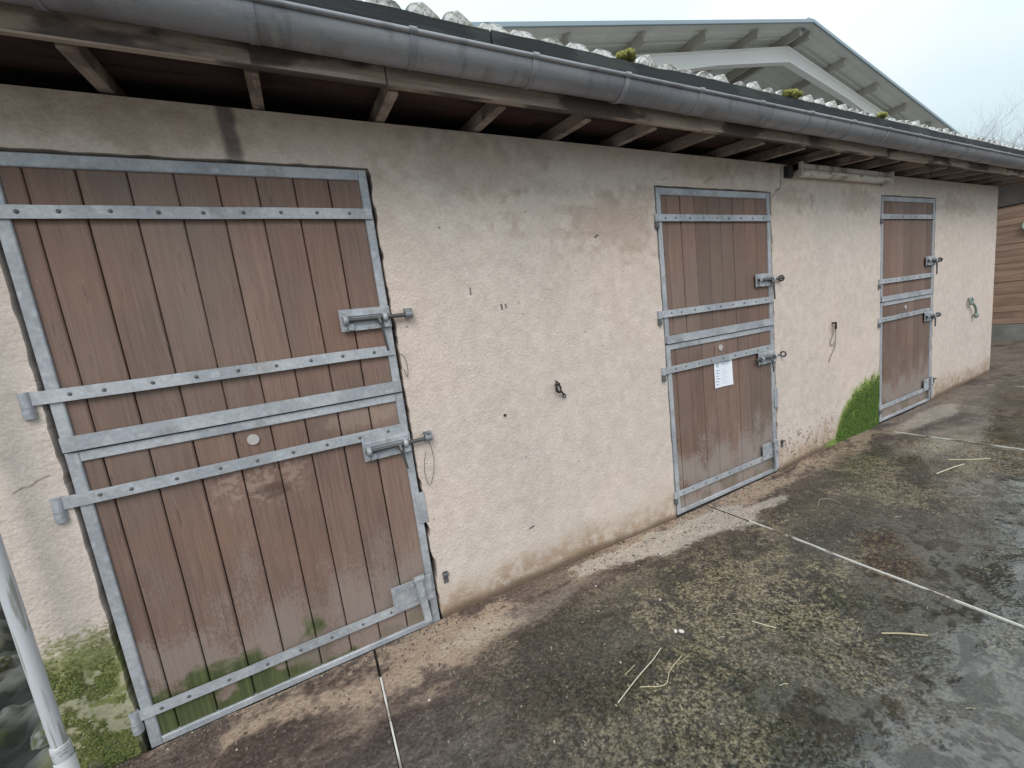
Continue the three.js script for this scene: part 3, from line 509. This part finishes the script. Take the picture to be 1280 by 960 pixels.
// tether rings
{
  const a = group('tether_ring', null, [1.24, 1.1, 0]); tag(a, 'black tether ring with short cord between the first two doors', 'ring');
  add('eye_bolt', rod([0, 0.012, -0.03], [0, 0.012, 0.03], 0.007, 8), M.rust, a);
  add('ring', new THREE.TorusGeometry(0.022, 0.0055, 8, 24).rotateY(0.5).rotateX(-0.25).translate(0.0, -0.008, 0.03), M.rust, a);
  add('cord', merge([tube([[-0.012, 0.03, 0.03], [-0.02, 0.012, 0.04], [-0.022, -0.012, 0.036], [-0.006, -0.03, 0.034], [0.014, -0.03, 0.032], [0.03, -0.044, 0.02], [0.042, -0.056, 0.012]], 0.006, 30), new THREE.TorusGeometry(0.011, 0.003, 6, 14).translate(0.044, -0.062, 0.012), tube([[-0.014, 0.04, 0.02], [-0.004, 0.028, 0.03], [0.004, 0.018, 0.04]], 0.004, 8)]), std({ color: new THREE.Color().setRGB(0.035, 0.03, 0.03), roughness: 0.9 }), a);
  const b = group('tether_ring', null, [4.22, 1.13, 0]); tag(b, 'tether ring with a loop of thin string hanging from it', 'ring');
  add('eye_bolt', rod([0, 0.012, -0.03], [0, 0.012, 0.03], 0.008, 8), M.rust, b);
  add('ring', new THREE.TorusGeometry(0.027, 0.008, 8, 24).rotateY(0.4).translate(0, -0.01, 0.03), M.rust, b);
  add('string', merge([tube([[0, -0.03, 0.03], [-0.04, -0.12, 0.015], [-0.05, -0.17, 0.01], [0, -0.185, 0.01], [0.03, -0.16, 0.012], [0.02, -0.09, 0.02], [0.004, -0.03, 0.03]], 0.003, 40, 5), tube([[0.028, -0.16, 0.012], [0.025, -0.21, 0.009], [-0.03, -0.27, 0.008], [-0.075, -0.33, 0.007]], 0.0028, 20, 5)]), std({ color: new THREE.Color().setRGB(0.2, 0.18, 0.16), roughness: 0.9 }), b);
  const c = group('hanging_handle', null, [7.34, 1.04, 0]); tag(c, 'greenish metal swivel handle hanging beside the building corner', 'handle');
  const gm = std({ color: new THREE.Color().setRGB(0.25, 0.31, 0.28), roughness: 0.6, metalness: 0.2 });
  add('ring', new THREE.TorusGeometry(0.04, 0.011, 8, 20).translate(0, 0.03, 0.03), gm, c); add('bolt', rod([0, 0.06, -0.03], [0, 0.06, 0.035], 0.011, 8), gm, c);
  add('grip', tube([[0.02, 0, 0.035], [0.07, -0.03, 0.04], [0.12, -0.085, 0.04], [0.15, -0.14, 0.035]], 0.013, 16, 8), gm, c); add('knob', new THREE.SphereGeometry(0.028, 14, 10).scale(1, 1.25, 0.9).translate(0.155, -0.16, 0.035), gm, c);
  const w = add('wire_tangle', merge([tube([[0.447, 0.985, 0.024], [0.46, 0.93, 0.02], [0.464, 0.86, 0.015], [0.45, 0.79, 0.012], [0.425, 0.74, 0.012], [0.41, 0.79, 0.012], [0.415, 0.86, 0.014], [0.43, 0.92, 0.02]], 0.0014, 60, 5), tube([[0.42, 1.0, 0.02], [0.432, 1.02, 0.035], [0.45, 1.012, 0.038], [0.458, 0.99, 0.03], [0.44, 0.975, 0.03], [0.425, 0.985, 0.025]], 0.0014, 40, 5), tube([[0.382, 1.42, 0.01], [0.4, 1.4, 0.02], [0.408, 1.34, 0.018], [0.402, 1.3, 0.01], [0.392, 1.34, 0.012]], 0.0015, 40, 5)]), std({ color: new THREE.Color().setRGB(0.09, 0.08, 0.08), roughness: 0.6, metalness: 0.5 }));
  tag(w, 'thin loose wire hanging beside the bolts of the algae-stained door', 'wire');
  const h = add('wall_plug', new THREE.CylinderGeometry(0.008, 0.008, 0.02, 10).rotateX(Math.PI / 2), M.rust); h.position.set(0.892, 1.003, -0.004); tag(h, 'tiny dark plug in the wall below the tether ring', 'wall plug');
}
// drain pipe at the wall's end
{
  const px = -1.0, pz = 0.115, g = group('drain_pipe', null, [px, 0, pz]); tag(g, 'slim pale grey plastic drain pipe with a white elbow at the wall end', 'pipe');
  const t = pixels(256, 512, (u, v) => { const a = tfbm(u, v, 6, 4, 2); const c = mix3([184, 186, 191], [200, 201, 205], a), q = (vn(u * 200, v * 300) - 0.5) * 8; return mix3([c[0] + q, c[1] + q, c[2] + q], [122, 116, 104], 0.55 * sst(0.56, 0.7, tfbm(u, v, 12, 5, 9))); });
  const m = std({ map: t, roughness: 0.45 });
  add('tube', new THREE.CylinderGeometry(0.021, 0.021, 2.25, 24, 1).translate(0, 1.36, 0), m, g);
  add('socket', new THREE.LatheGeometry([[0.021, 0.3], [0.0255, 0.298], [0.0265, 0.285], [0.0255, 0.27], [0.0255, 0.235], [0.0215, 0.232]].map(p => new THREE.Vector2(...p)), 24).translate(0, -0.045, 0), m, g);
  add('elbow', tube([[0, 0.2, 0], [0, 0.13, 0.002], [0.006, 0.085, 0.012], [0.03, 0.05, 0.04], [0.07, 0.038, 0.08]], 0.0275, 20, 18), std({ color: new THREE.Color().setRGB(0.72, 0.74, 0.74), roughness: 0.5 }), g);
  add('clamp', merge([new THREE.TorusGeometry(0.0225, 0.003, 6, 24).rotateX(Math.PI / 2).scale(1, 2.2, 1).translate(0, 1.3, 0), rod([0, 1.3, -0.02], [0, 1.3, -0.11], 0.005, 8)]), M.bolt, g);
}
// moss tufts on the tiles
function tuft(pos, s, seed, label) {
  const r = rng(seed), list = [], mcol = [];
  for (let q = 0; q < 6; q++) {
    const g = mergeVertices(new THREE.IcosahedronGeometry(1, 4).deleteAttribute('normal').deleteAttribute('uv')), p = g.attributes.position, k0 = 0.45 + 0.55 * r(), ox = (r() - 0.5) * 2.6, oz = (r() - 0.5) * 1.2, oy = -0.15 * Math.abs(ox);
    const col = new Float32Array(p.count * 3);
    for (let k = 0; k < p.count; k++) { const x = p.getX(k), y = p.getY(k), z = p.getZ(k), f = vn(x * 9 + seed + q, y * 9 + z * 7, 6), n = fbm(x * 2 + seed + q * 3, y * 2 + z * 2, 3, 4), w = k0 * (0.7 + 0.4 * n + 0.3 * f); p.setXYZ(k, ox + x * w, oy + y * w * 0.7, oz + z * w); const c = mix3([0.1, 0.11, 0.025], [0.38, 0.37, 0.1], sst(0.3, 0.8, f * 0.4 + fbm(x * 3 + q, y * 3 + z, 3, 9) * 0.6)); col.set(c, k * 3); }
    g.setAttribute('color', new THREE.BufferAttribute(col, 3)); g.computeVertexNormals(); list.push(g);
  }
  const m = new THREE.Mesh(mergeGeometries(list), std({ vertexColors: true, roughness: 1 })); m.castShadow = m.receiveShadow = true; m.scale.setScalar(s); m.position.set(...pos); m.name = numbered('moss_tuft'); scene.add(m);
  tag(m, label, 'moss', 'moss tufts on the eaves tiles');
}
tuft([1.64, 2.71, 0.345], 0.032, 5, 'yellow green moss tuft on the pale eaves tiles');
tuft([3.02, 2.712, 0.345], 0.042, 6, 'yellow green moss tuft on the pale eaves tiles');
tuft([4.22, 2.71, 0.345], 0.042, 7, 'yellow green moss tuft on the pale eaves tiles');
tuft([0.33, 2.705, 0.335], 0.026, 8, 'yellow green moss tuft on the pale eaves tiles');

// ---------- litter on the ground ----------
const gh = (x, z) => level(x) + 0.014 * (fbm(x * 2.3, z * 2.3, 3, 70) - 0.5) + 0.006 * (fbm(x * 14, z * 14, 3, 71) - 0.5);
{
  const sm = ['#bdb294', '#aca184', '#c6bfa8', '#94886a'].map(c => std({ color: c, roughness: 0.8 }));
  const straw = (pts, rad, k, label, grp) => { rad *= 0.62; const m = add('straw', tube(pts.map(([x, z, h = 0]) => [x, gh(x, z) + rad * 0.9 + h, z]), rad, 14, 5).scale(1, 1, 1), sm[k % 4]); tag(m, label, 'straw', grp); };
  straw([[0.821, 0.86], [0.98, 0.815, 0.004], [1.08, 0.79, 0.003], [1.156, 0.763]], 0.0036, 2, 'longest bent straw stalk lying on the dark slab');
  straw([[0.94, 0.855], [1.035, 0.9], [1.09, 0.87, 0.004], [1.194, 0.843]], 0.003, 0, 'kinked straw stalk beside the longest stalk');
  straw([[0.93, 0.78], [1.0, 0.765]], 0.003, 1, 'short straw beside the longest bent stalk');
  straw([[1.614, 0.884], [1.66, 0.966]], 0.004, 2, 'short thick pale straw lying alone in mid slab');
  straw([[1.973, 1.224], [2.03, 1.27, 0.003], [2.099, 1.33]], 0.006, 1, 'flat pale stalk lying just before the white joint strip');
  straw([[3.991, 0.771], [4.15, 0.8, 0.004], [4.318, 0.826]], 0.0065, 2, 'pale straight stalk on the slab before the mossy wall', 'stalks by the mossy wall');
  straw([[4.347, 0.73], [4.45, 0.82], [4.558, 0.902]], 0.0065, 0, 'pale straight stalk on the slab before the mossy wall', 'stalks by the mossy wall');
  straw([[2.95, 0.5], [3.05, 0.47, 0.01], [3.1, 0.52, 0.008], [3.08, 0.58]], 0.003, 1, 'curled straw loop behind the white joint strip');
  const r = rng(88);
  for (let k = 0; k < 120; k++) {
    const x = lerp(0.2, 4.7, r()), z = k % 3 ? lerp(0.25, 1.6, Math.sqrt(r())) : 0.02 + 0.3 * r() ** 2, a = r() * 6.3, L = 0.012 + 0.05 * r() * r();
    straw([[x, z], [x + Math.cos(a) * L * 0.5 + 0.004 * r(), z + Math.sin(a) * L * 0.5, 0.002 * r()], [x + Math.cos(a) * L, z + Math.sin(a) * L]], 0.0011 + 0.0009 * r(), Math.floor(r() * 4), 'tiny loose straw bit scattered on the stained concrete', 'scattered straw bits');
  }
  const stone = (x, z, s, seed, mat, label, grp) => { const g = mergeVertices(new THREE.IcosahedronGeometry(1, 2).deleteAttribute('normal').deleteAttribute('uv')), p = g.attributes.position; for (let k = 0; k < p.count; k++) { const q = 0.7 + 0.6 * fbm(p.getX(k) * 1.3 + seed * 3, p.getY(k) * 1.3 + p.getZ(k), 3, seed); p.setXYZ(k, p.getX(k) * q, p.getY(k) * q * 0.6, p.getZ(k) * q * 0.8); } g.computeVertexNormals(); const m = add('pebble', g, mat); m.scale.setScalar(s); m.position.set(x, gh(x, z) + s * 0.35, z); m.rotation.y = seed; tag(m, label, 'pebble', grp); };
  const wm = std({ color: '#cfcac2', roughness: 0.8 }), bm = std({ color: '#8a7a6c', roughness: 0.9 });
  stone(1.28, 0.735, 0.011, 1, wm, 'white pebble in the pair lying on dark algae', 'pair of white pebbles'); stone(1.3, 0.752, 0.012, 2, wm, 'white pebble in the pair lying on dark algae', 'pair of white pebbles');
  for (let k = 0; k < 14; k++) { const x = lerp(-0.5, 1.7, r()), z = lerp(0.05, 0.9, r()); stone(x, z, 0.004 + 0.004 * r(), 4 + k, k % 3 ? bm : wm, 'tiny pebble scattered before the algae-stained door', 'scattered pebbles'); }
  // soil crumbs against the wall and door foot
  const cg = mergeVertices(new THREE.IcosahedronGeometry(1, 1).deleteAttribute('normal').deleteAttribute('uv')); { const p = cg.attributes.position; for (let k = 0; k < p.count; k++) { const q = 0.6 + 0.7 * NT[k * 31]; p.setXYZ(k, p.getX(k) * q, p.getY(k) * q * 0.7, p.getZ(k) * q); } cg.computeVertexNormals(); }
  const N = 6000, im = new THREE.InstancedMesh(cg, std({ roughness: 0.95 }), N), mt = new THREE.Matrix4(), qt = new THREE.Quaternion(), eu = new THREE.Euler(), cc = new THREE.Color();
  for (let k = 0; k < N; k++) {
    let x, z; if (k < 3200) { x = lerp(-1.0, 3.6, r() ** 1.2); z = 0.012 + 0.3 * r() ** 2.4; } else { x = lerp(-0.9, 4.5, r()); z = lerp(0.05, 1.5, r()); if (fbm(x * 3, z * 4, 4, 33) < 0.47) z = 0.03 + 0.2 * r() ** 2; }
    const s = 0.001 + 0.0045 * r() ** 5; eu.set(r() * 6, r() * 6, r() * 6); mt.compose(new THREE.Vector3(x, gh(x, z) + s * 0.3, z), qt.setFromEuler(eu), new THREE.Vector3(s * (1 + r()), s, s)); im.setMatrixAt(k, mt);
    const t = r(), c = t > 0.93 ? [0.42, 0.37, 0.27] : mix3([0.06, 0.046, 0.038], [0.22, 0.175, 0.135], t); im.setColorAt(k, cc.setRGB(...c));
  }
  im.name = 'soil_crumbs'; im.castShadow = im.receiveShadow = true; im.userData = { kind: 'stuff', label: 'brown soil crumbs scattered along the wall foot', category: 'soil' }; scene.add(im);
}

{
  const r = rng(515), cg = mergeVertices(new THREE.IcosahedronGeometry(1, 1).deleteAttribute('normal').deleteAttribute('uv')); { const p = cg.attributes.position; for (let k = 0; k < p.count; k++) { const q = 0.65 + 0.6 * NT[k * 17 + 5]; p.setXYZ(k, p.getX(k) * q, p.getY(k) * q, p.getZ(k) * q); } cg.computeVertexNormals(); }
  const build = (name, label, cat, list, flat) => {
    const im = new THREE.InstancedMesh(cg, std({ roughness: 1 }), list.length), mt = new THREE.Matrix4(), qt = new THREE.Quaternion(), cc = new THREE.Color();
    list.forEach(([x, y, z, s, c], k) => { const e = new THREE.Euler(flat ? 0 : 0.4 * (r() - 0.5), flat ? r() * 6 : 0.4 * (r() - 0.5), flat ? 0 : r() * 6); mt.compose(new THREE.Vector3(x, y, z), qt.setFromEuler(e), flat ? new THREE.Vector3(s * (1 + r()), s * 0.45, s) : new THREE.Vector3(s, s * (0.7 + 0.6 * r()), s * 0.5)); im.setMatrixAt(k, mt); im.setColorAt(k, cc.setRGB(...c)); });
    im.name = numbered(name); im.castShadow = im.receiveShadow = true; im.userData = { kind: 'stuff', label, category: cat }; scene.add(im);
  };
  const B = []; while (B.length < 4200) { const x = lerp(4.22, 5.1, r()), y = 0.55 * r(), d = mossTop(x) - y + 0.1 * (fbm(x * 16, y * 16, 3, 5) - 0.5), n = fbm(x * 9, y * 9, 3, 36); if (d < 0 || (d < 0.12 && r() > d / 0.12) || n < 0.36 + 0.1 * r()) continue; const t = r(); B.push([x, y - 0.01, 0.001, 0.003 + 0.006 * r(), mix3(mix3([0.03, 0.065, 0.008], [0.1, 0.16, 0.025], t), [0.2, 0.24, 0.06], 0.7 * sst(0.14, 0.0, d) * r())]); }
  build('wall_moss', 'thick green moss on the wall foot beside the far door', 'moss', B);
  const A = []; while (A.length < 2000) { const x = lerp(-1.05, -0.86, r()), y = 0.5 * r(), n = fbm(x * 12, y * 12, 3, 37); if (n < 0.46 + 0.08 * r() || r() < sst(0.3, 0.5, y)) continue; A.push([x, y, 0.001, 0.002 + 0.0035 * r(), mix3([0.06, 0.075, 0.015], [0.2, 0.22, 0.07], r())]); }
  build('wall_moss', 'yellow green moss crust on the wall foot by the drain pipe', 'moss', A);
  const G = []; for (let k = 0; k < 60000 && G.length < 9000; k++) { const x = lerp(0.3, 4.8, r()), z = lerp(0.3, 1.3, r()), n = fbm(x * 3.1 + 4, z * 3.6, 4, 38); if (n < 0.5 + 0.06 * r()) continue; const t = r(); G.push([x, gh(x, z), z, 0.0012 + 0.0032 * r() ** 3, t > 0.9 ? mix3([0.16, 0.14, 0.09], [0.3, 0.26, 0.18], r()) : mix3([0.03, 0.032, 0.018], [0.12, 0.11, 0.06], t)]); }
  build('ground_algae', 'dark moss crumbs and grit strewn over the yard slabs', 'moss', G, true);
}

// ---------- mossy bank past the wall's end ----------
{
  const g = new THREE.PlaneGeometry(3.4, 3.6, 180, 190).rotateX(-Math.PI / 2).translate(-2.78, 0, -1.95), p = g.attributes.position, col = new Float32Array(p.count * 3);
  for (let k = 0; k < p.count; k++) {
    const x = p.getX(k), z = p.getZ(k), rise = sst(-1.1, -3.4, x) * 0.8, n = fbm(x * 2.2, z * 2.2, 5, 91), f = fbm(x * 9, z * 9, 4, 92);
    p.setY(k, -0.05 + rise + 0.22 * (n - 0.4) + 0.12 * (f - 0.5) + 0.07 * (fbm(x * 26, z * 26, 3, 94) - 0.5)); const m = sst(0.5, 0.62, fbm(x * 2.6 + 3, z * 2.6, 5, 93)), s = sst(0.5, 0.7, f);
    const c = mix3(mix3([0.022, 0.025, 0.022], [0.13, 0.13, 0.12], s), mix3([0.035, 0.05, 0.012], [0.15, 0.15, 0.055], s), m); col.set(c, k * 3);
  }
  g.setAttribute('color', new THREE.BufferAttribute(col, 3)); g.computeVertexNormals();
  structure(add('earth_bank', g, std({ vertexColors: true, roughness: 1, bumpMap: grey(256, 256, (u, v) => tfbm(u, v, 24, 4, 7)), bumpScale: 0.02 })), 'dark mossy earth bank past the wall end by the drain pipe', 'bank');
}

{
  const r = rng(301), bankY = (x, z) => -0.05 + sst(-1.1, -3.4, x) * 0.8 + 0.22 * (fbm(x * 2.2, z * 2.2, 5, 91) - 0.4) + 0.12 * (fbm(x * 9, z * 9, 4, 92) - 0.5), geos = [];
  for (let v = 0; v < 4; v++) {
    const g = mergeVertices(new THREE.IcosahedronGeometry(1, 4).deleteAttribute('normal').deleteAttribute('uv')), p = g.attributes.position, col = new Float32Array(p.count * 3);
    for (let k = 0; k < p.count; k++) { const x = p.getX(k), y = p.getY(k), z = p.getZ(k), q = 0.7 + 0.45 * fbm(x * 1.2 + v * 5, y * 1.2 + z * 1.1, 2, v) + 0.2 * fbm(x * 5 + v, y * 5 + z * 4, 3, v + 7); p.setXYZ(k, x * q, y * q * 0.6, z * q * 0.8); const t = fbm(x * 6 + v * 3, z * 6 + y * 5, 4, v + 2); col.set(mix3(mix3([0.06, 0.06, 0.055], [0.24, 0.23, 0.21], sst(0.35, 0.65, fbm(x * 12 + v, y * 12 + z * 9, 3, 5))), [0.07, 0.085, 0.025], sst(0.46, 0.58, t)), k * 3); }
    g.setAttribute('color', new THREE.BufferAttribute(col, 3)); g.computeVertexNormals(); geos.push(g);
  }
  const sm = std({ vertexColors: true, roughness: 0.95 });
  for (let k = 0; k < 46; k++) { const x = lerp(-2.3, -1.2, r()), z = lerp(-2.2, -0.25, r()), sc = 0.04 + 0.1 * r() * r(); const m = add('mossy_stone', geos[k % 4], sm); m.scale.setScalar(sc); m.position.set(x, bankY(x, z) + sc * 0.15, z); m.rotation.set(r() * 0.5, r() * 6, r() * 0.5); tag(m, 'mossy grey stone lying on the dark bank past the drain pipe', 'stone', 'stones on the dark bank'); }
}

// ---------- boarded building beyond the corner ----------
{
  const b = group('boarded_building', null, [12, 0, 0]); tag(b, 'brown building of horizontal boards on a grey plinth beyond the stable corner', 'building');
  const pt = pixels(256, 256, (u, v) => { const a = tfbm(u, v, 8, 5, 4); const c = mix3([104, 102, 100], [150, 146, 140], a), q = (vn(u * 200, v * 200) - 0.5) * 16; return [c[0] + q, c[1] + q, c[2] + q]; });
  add('plinth', uvBox(ebox(0.0, 0.3, -0.2, 0.31, -6, 5.5, 0.01), 0.6), std({ map: pt, roughness: 0.9 }), b);
  add('backing', ebox(0.06, 0.25, 0.3, 3.0, -5.9, 5.4, 0.004), M.soffit, b);
  const r = rng(64); for (let k = 0; k < 19; k++) { const y = 0.325 + k * 0.115, g = cbox(0.022, 0.112, 11.3, 0.003); uvBy(g, (x, yy, z) => [z * 0.25 + r() * 0 + k * 0.37, yy * 1.2 + k * 0.29]); g.rotateZ(-0.03); const m = add('board', g, M.lathe, b); m.position.set(0.045 + 0.006 * r(), y + 0.052, -0.25); }
  add('lintel_board', uvBox(ebox(0.0, 0.06, 2.52, 2.95, -5.95, 5.45, 0.006), 0.5), std({ map: pt, color: 0xb0a4a4, roughness: 0.9 }), b);
  add('roof', uvBox(ebox(-0.25, 5, 3.0, 3.1, -6.3, 5.8, 0.01), 0.5), M.zinc, b);
  add('side_wall', ebox(0.25, 4.8, -0.2, 3.0, -5.9, -5.7, 0.01), M.lathe, b); add('side_wall', ebox(0.25, 4.8, -0.2, 3.0, 5.2, 5.4, 0.01), M.lathe, b);
  const d = group('wall_disc', null, [11.985, 2.1, -0.5]); tag(d, 'pale green round fitting on the boarded building', 'fitting');
  const gm = std({ color: new THREE.Color().setRGB(0.42, 0.5, 0.42), roughness: 0.5 }); add('rim', new THREE.TorusGeometry(0.085, 0.022, 10, 28).rotateY(Math.PI / 2), gm, d); add('disc', new THREE.CylinderGeometry(0.08, 0.08, 0.02, 28).rotateZ(Math.PI / 2), std({ color: new THREE.Color().setRGB(0.6, 0.62, 0.6), roughness: 0.4 }), d);
}

// ---------- big open shed behind ----------
{
  const s = group('open_shed', null, [14.03, 0, -5]); tag(s, 'large open steel shed with white gable beam rising behind the stable roof', 'shed');
  const K = 0.2, RY = 8.72, HW = 13.5, D = 32;
  const sheetTex = pixels(512, 256, (u, v) => { const a = fbm(u * 8, v * 20, 4, 3), b = fbm(u * 60, v * 3, 3, 5); const c = mix3([206, 206, 200], [224, 224, 218], a), q = (b - 0.5) * 12; return [c[0] + q, c[1] + q, c[2] + q]; });
  const sm = std({ map: sheetTex, roughness: 0.7, metalness: 0.05 }), pm = std({ color: new THREE.Color().setRGB(0.4, 0.37, 0.34), roughness: 0.8 }), wm = std({ color: new THREE.Color().setRGB(0.85, 0.84, 0.82), roughness: 0.6 }), tm = std({ color: new THREE.Color().setRGB(0.27, 0.33, 0.37), roughness: 0.5, metalness: 0.2 });
  for (const sd of [-1, 1]) {
    // trapezoid sheet: ribs run down the slope, one rib each 0.33 m
    const sh = new THREE.Shape(), pts = []; for (let z = 0; z < D; z += 0.333) pts.push([z, 0], [z + 0.2, 0], [z + 0.225, 0.035], [z + 0.305, 0.035]); pts.push([D, 0]);
    pts.forEach(([a, b], i) => i ? sh.lineTo(a, b) : sh.moveTo(a, b)); pts.reverse().forEach(([a, b]) => sh.lineTo(a, b + 0.012)); sh.closePath();
    const L = HW * Math.hypot(1, K), g = new THREE.ExtrudeGeometry(sh, { depth: L, bevelEnabled: false }), p = g.attributes.position;
    const pos = new Float32Array(p.count * 3); for (let k = 0; k < p.count; k++) { const z = p.getX(k), h = p.getY(k), l = p.getZ(k); pos[3 * k] = sd * l / Math.hypot(1, K); pos[3 * k + 1] = RY - K * l / Math.hypot(1, K) + h; pos[3 * k + 2] = -z; }
    const gg = new THREE.BufferGeometry().setAttribute('position', new THREE.BufferAttribute(pos, 3)); gg.computeVertexNormals(); uvBy(gg, (x, y, z) => [x * 0.1, z * 0.1]);
    add('roof_sheet', gg, sm, s);
    const ang = Math.atan(K) * -sd;
    // verge trim along the gable edge
    add('verge_trim', cbox(L, 0.09, 0.05, 0.008).rotateZ(ang).translate(sd * HW / 2, RY - K * HW / 2 + 0.02, 0.028), tm, s);
    for (let k = 0; k < 7; k++) { const x = sd * (0.24 + k * 2.05 - (k ? 0.12 : 0)); add('purlin', cbox(0.09, 0.2, D - 0.3, 0.006).rotateZ(ang).translate(x, RY - K * Math.abs(x) - 0.115, -D / 2 - 0.02), pm, s); }
    for (let f = 0; f < 6; f++) {
      const z = -0.7 - f * 6; const g = new THREE.Shape(); g.moveTo(0, 0); g.lineTo(HW - 0.6, -K * (HW - 0.6)); g.lineTo(HW - 0.6, -K * (HW - 0.6) - 0.62); g.lineTo(3.2, -K * 3.2 - 0.34); g.lineTo(0, -0.4); g.closePath();
      const web = new THREE.ExtrudeGeometry(g, { depth: 0.014, bevelEnabled: false }).scale(sd, 1, 1).translate(0, RY - 0.24, z); if (sd < 0) { const ix = web.attributes.position; for (let k = 0; k < ix.count; k += 3) { const a = [0, 1, 2].map(q => new THREE.Vector3().fromBufferAttribute(ix, k + q)); ix.setXYZ(k + 1, a[2].x, a[2].y, a[2].z); ix.setXYZ(k + 2, a[1].x, a[1].y, a[1].z); } web.computeVertexNormals(); }
      const L2 = (HW - 0.6) * Math.hypot(1, K), fl = cbox(L2, 0.016, 0.18, 0.003).rotateZ(ang).translate(sd * (HW - 0.6) / 2, RY - 0.235 - K * (HW - 0.6) / 2, z + 0.007), a2 = Math.atan((K * (HW - 0.6 - 3.2) + 0.28) / (HW - 0.6 - 3.2)) * -sd, mx = (HW - 0.6 + 3.2) / 2, my = RY - 0.24 - (K * 3.2 + 0.34 + K * (HW - 0.6) + 0.62) / 2;
      const fl2 = cbox(Math.hypot(HW - 3.8, K * (HW - 3.8) + 0.28), 0.016, 0.18, 0.003).rotateZ(a2).translate(sd * mx, my, z + 0.007), a3 = Math.atan((K * 3.2 - 0.06) / 3.2) * -sd, fl3 = cbox(3.25, 0.016, 0.18, 0.003).rotateZ(a3).translate(sd * 1.6, RY - 0.24 - (0.4 + K * 3.2 + 0.34) / 2, z + 0.007);
      add('frame_beam', merge([web, fl, fl2, fl3]), wm, s);
      add('column', merge([ebox(-0.09, 0.09, -0.2, RY - K * HW - 0.1, -0.15, 0.15, 0.006).translate(sd * (HW - 0.6), 0, z)]), wm, s);
    }
  }
  add('ridge_cap', cbox(0.34, 0.1, D, 0.03).translate(0, RY + 0.05, -D / 2 + 0.03), tm, s);
}

// ---------- bare tree far off ----------
function bareTree(pos, hgt, seed, label) {
  const r = rng(seed), t = group('bare_tree', null, pos); tag(t, label, 'tree', 'bare trees beyond the yard'); const limbs = [], twigs = [];
  const grow = (p, d, L, rad, lv) => {
    let q = p.clone(), dir = d.clone(); const n = 3;
    for (let i = 0; i < n; i++) { const nd = dir.clone().add(new THREE.Vector3(r() - 0.5, (r() - 0.3) * 0.5, r() - 0.5).multiplyScalar(0.22)).normalize(), e = q.clone().addScaledVector(nd, L / n), r1 = rad * (1 - i / n * 0.4), r2 = rad * (1 - (i + 1) / n * 0.4); (lv < 2 ? limbs : twigs).push(rod(q.toArray(), e.toArray(), r1, lv < 2 ? 7 : 4, r2)); q = e; dir = nd;
      if (lv < 5 && (i > 0 || lv > 0)) { const c = lv < 2 ? 2 : 1 + (r() > 0.35); for (let k = 0; k < c; k++) { const a = r() * 6.28, sp = 0.45 + 0.4 * r(), ax = new THREE.Vector3(Math.cos(a), 0.1, Math.sin(a)); grow(q, dir.clone().multiplyScalar(Math.cos(sp)).addScaledVector(ax, Math.sin(sp)).normalize(), L * (0.55 + 0.2 * r()), r2 * 0.6, lv + 1); } } }
  };
  grow(new THREE.Vector3(0, -0.1, 0), new THREE.Vector3(0, 1, 0), hgt * 0.42, hgt * 0.011, 0);
  const bm = std({ color: new THREE.Color().setRGB(0.3, 0.28, 0.29), roughness: 0.95 });
  add('trunk', limbs, bm, t); add('crown', twigs, bm, t);
}
bareTree([34.2, 0, -6.0], 10.2, 3, 'leafless tree standing before another bare tree beyond the stable roof');
bareTree([40, 0, -4.2], 11, 8, 'leafless tree standing behind another bare tree beyond the stable roof');
console.log('done');
renderer.render(scene, camera);
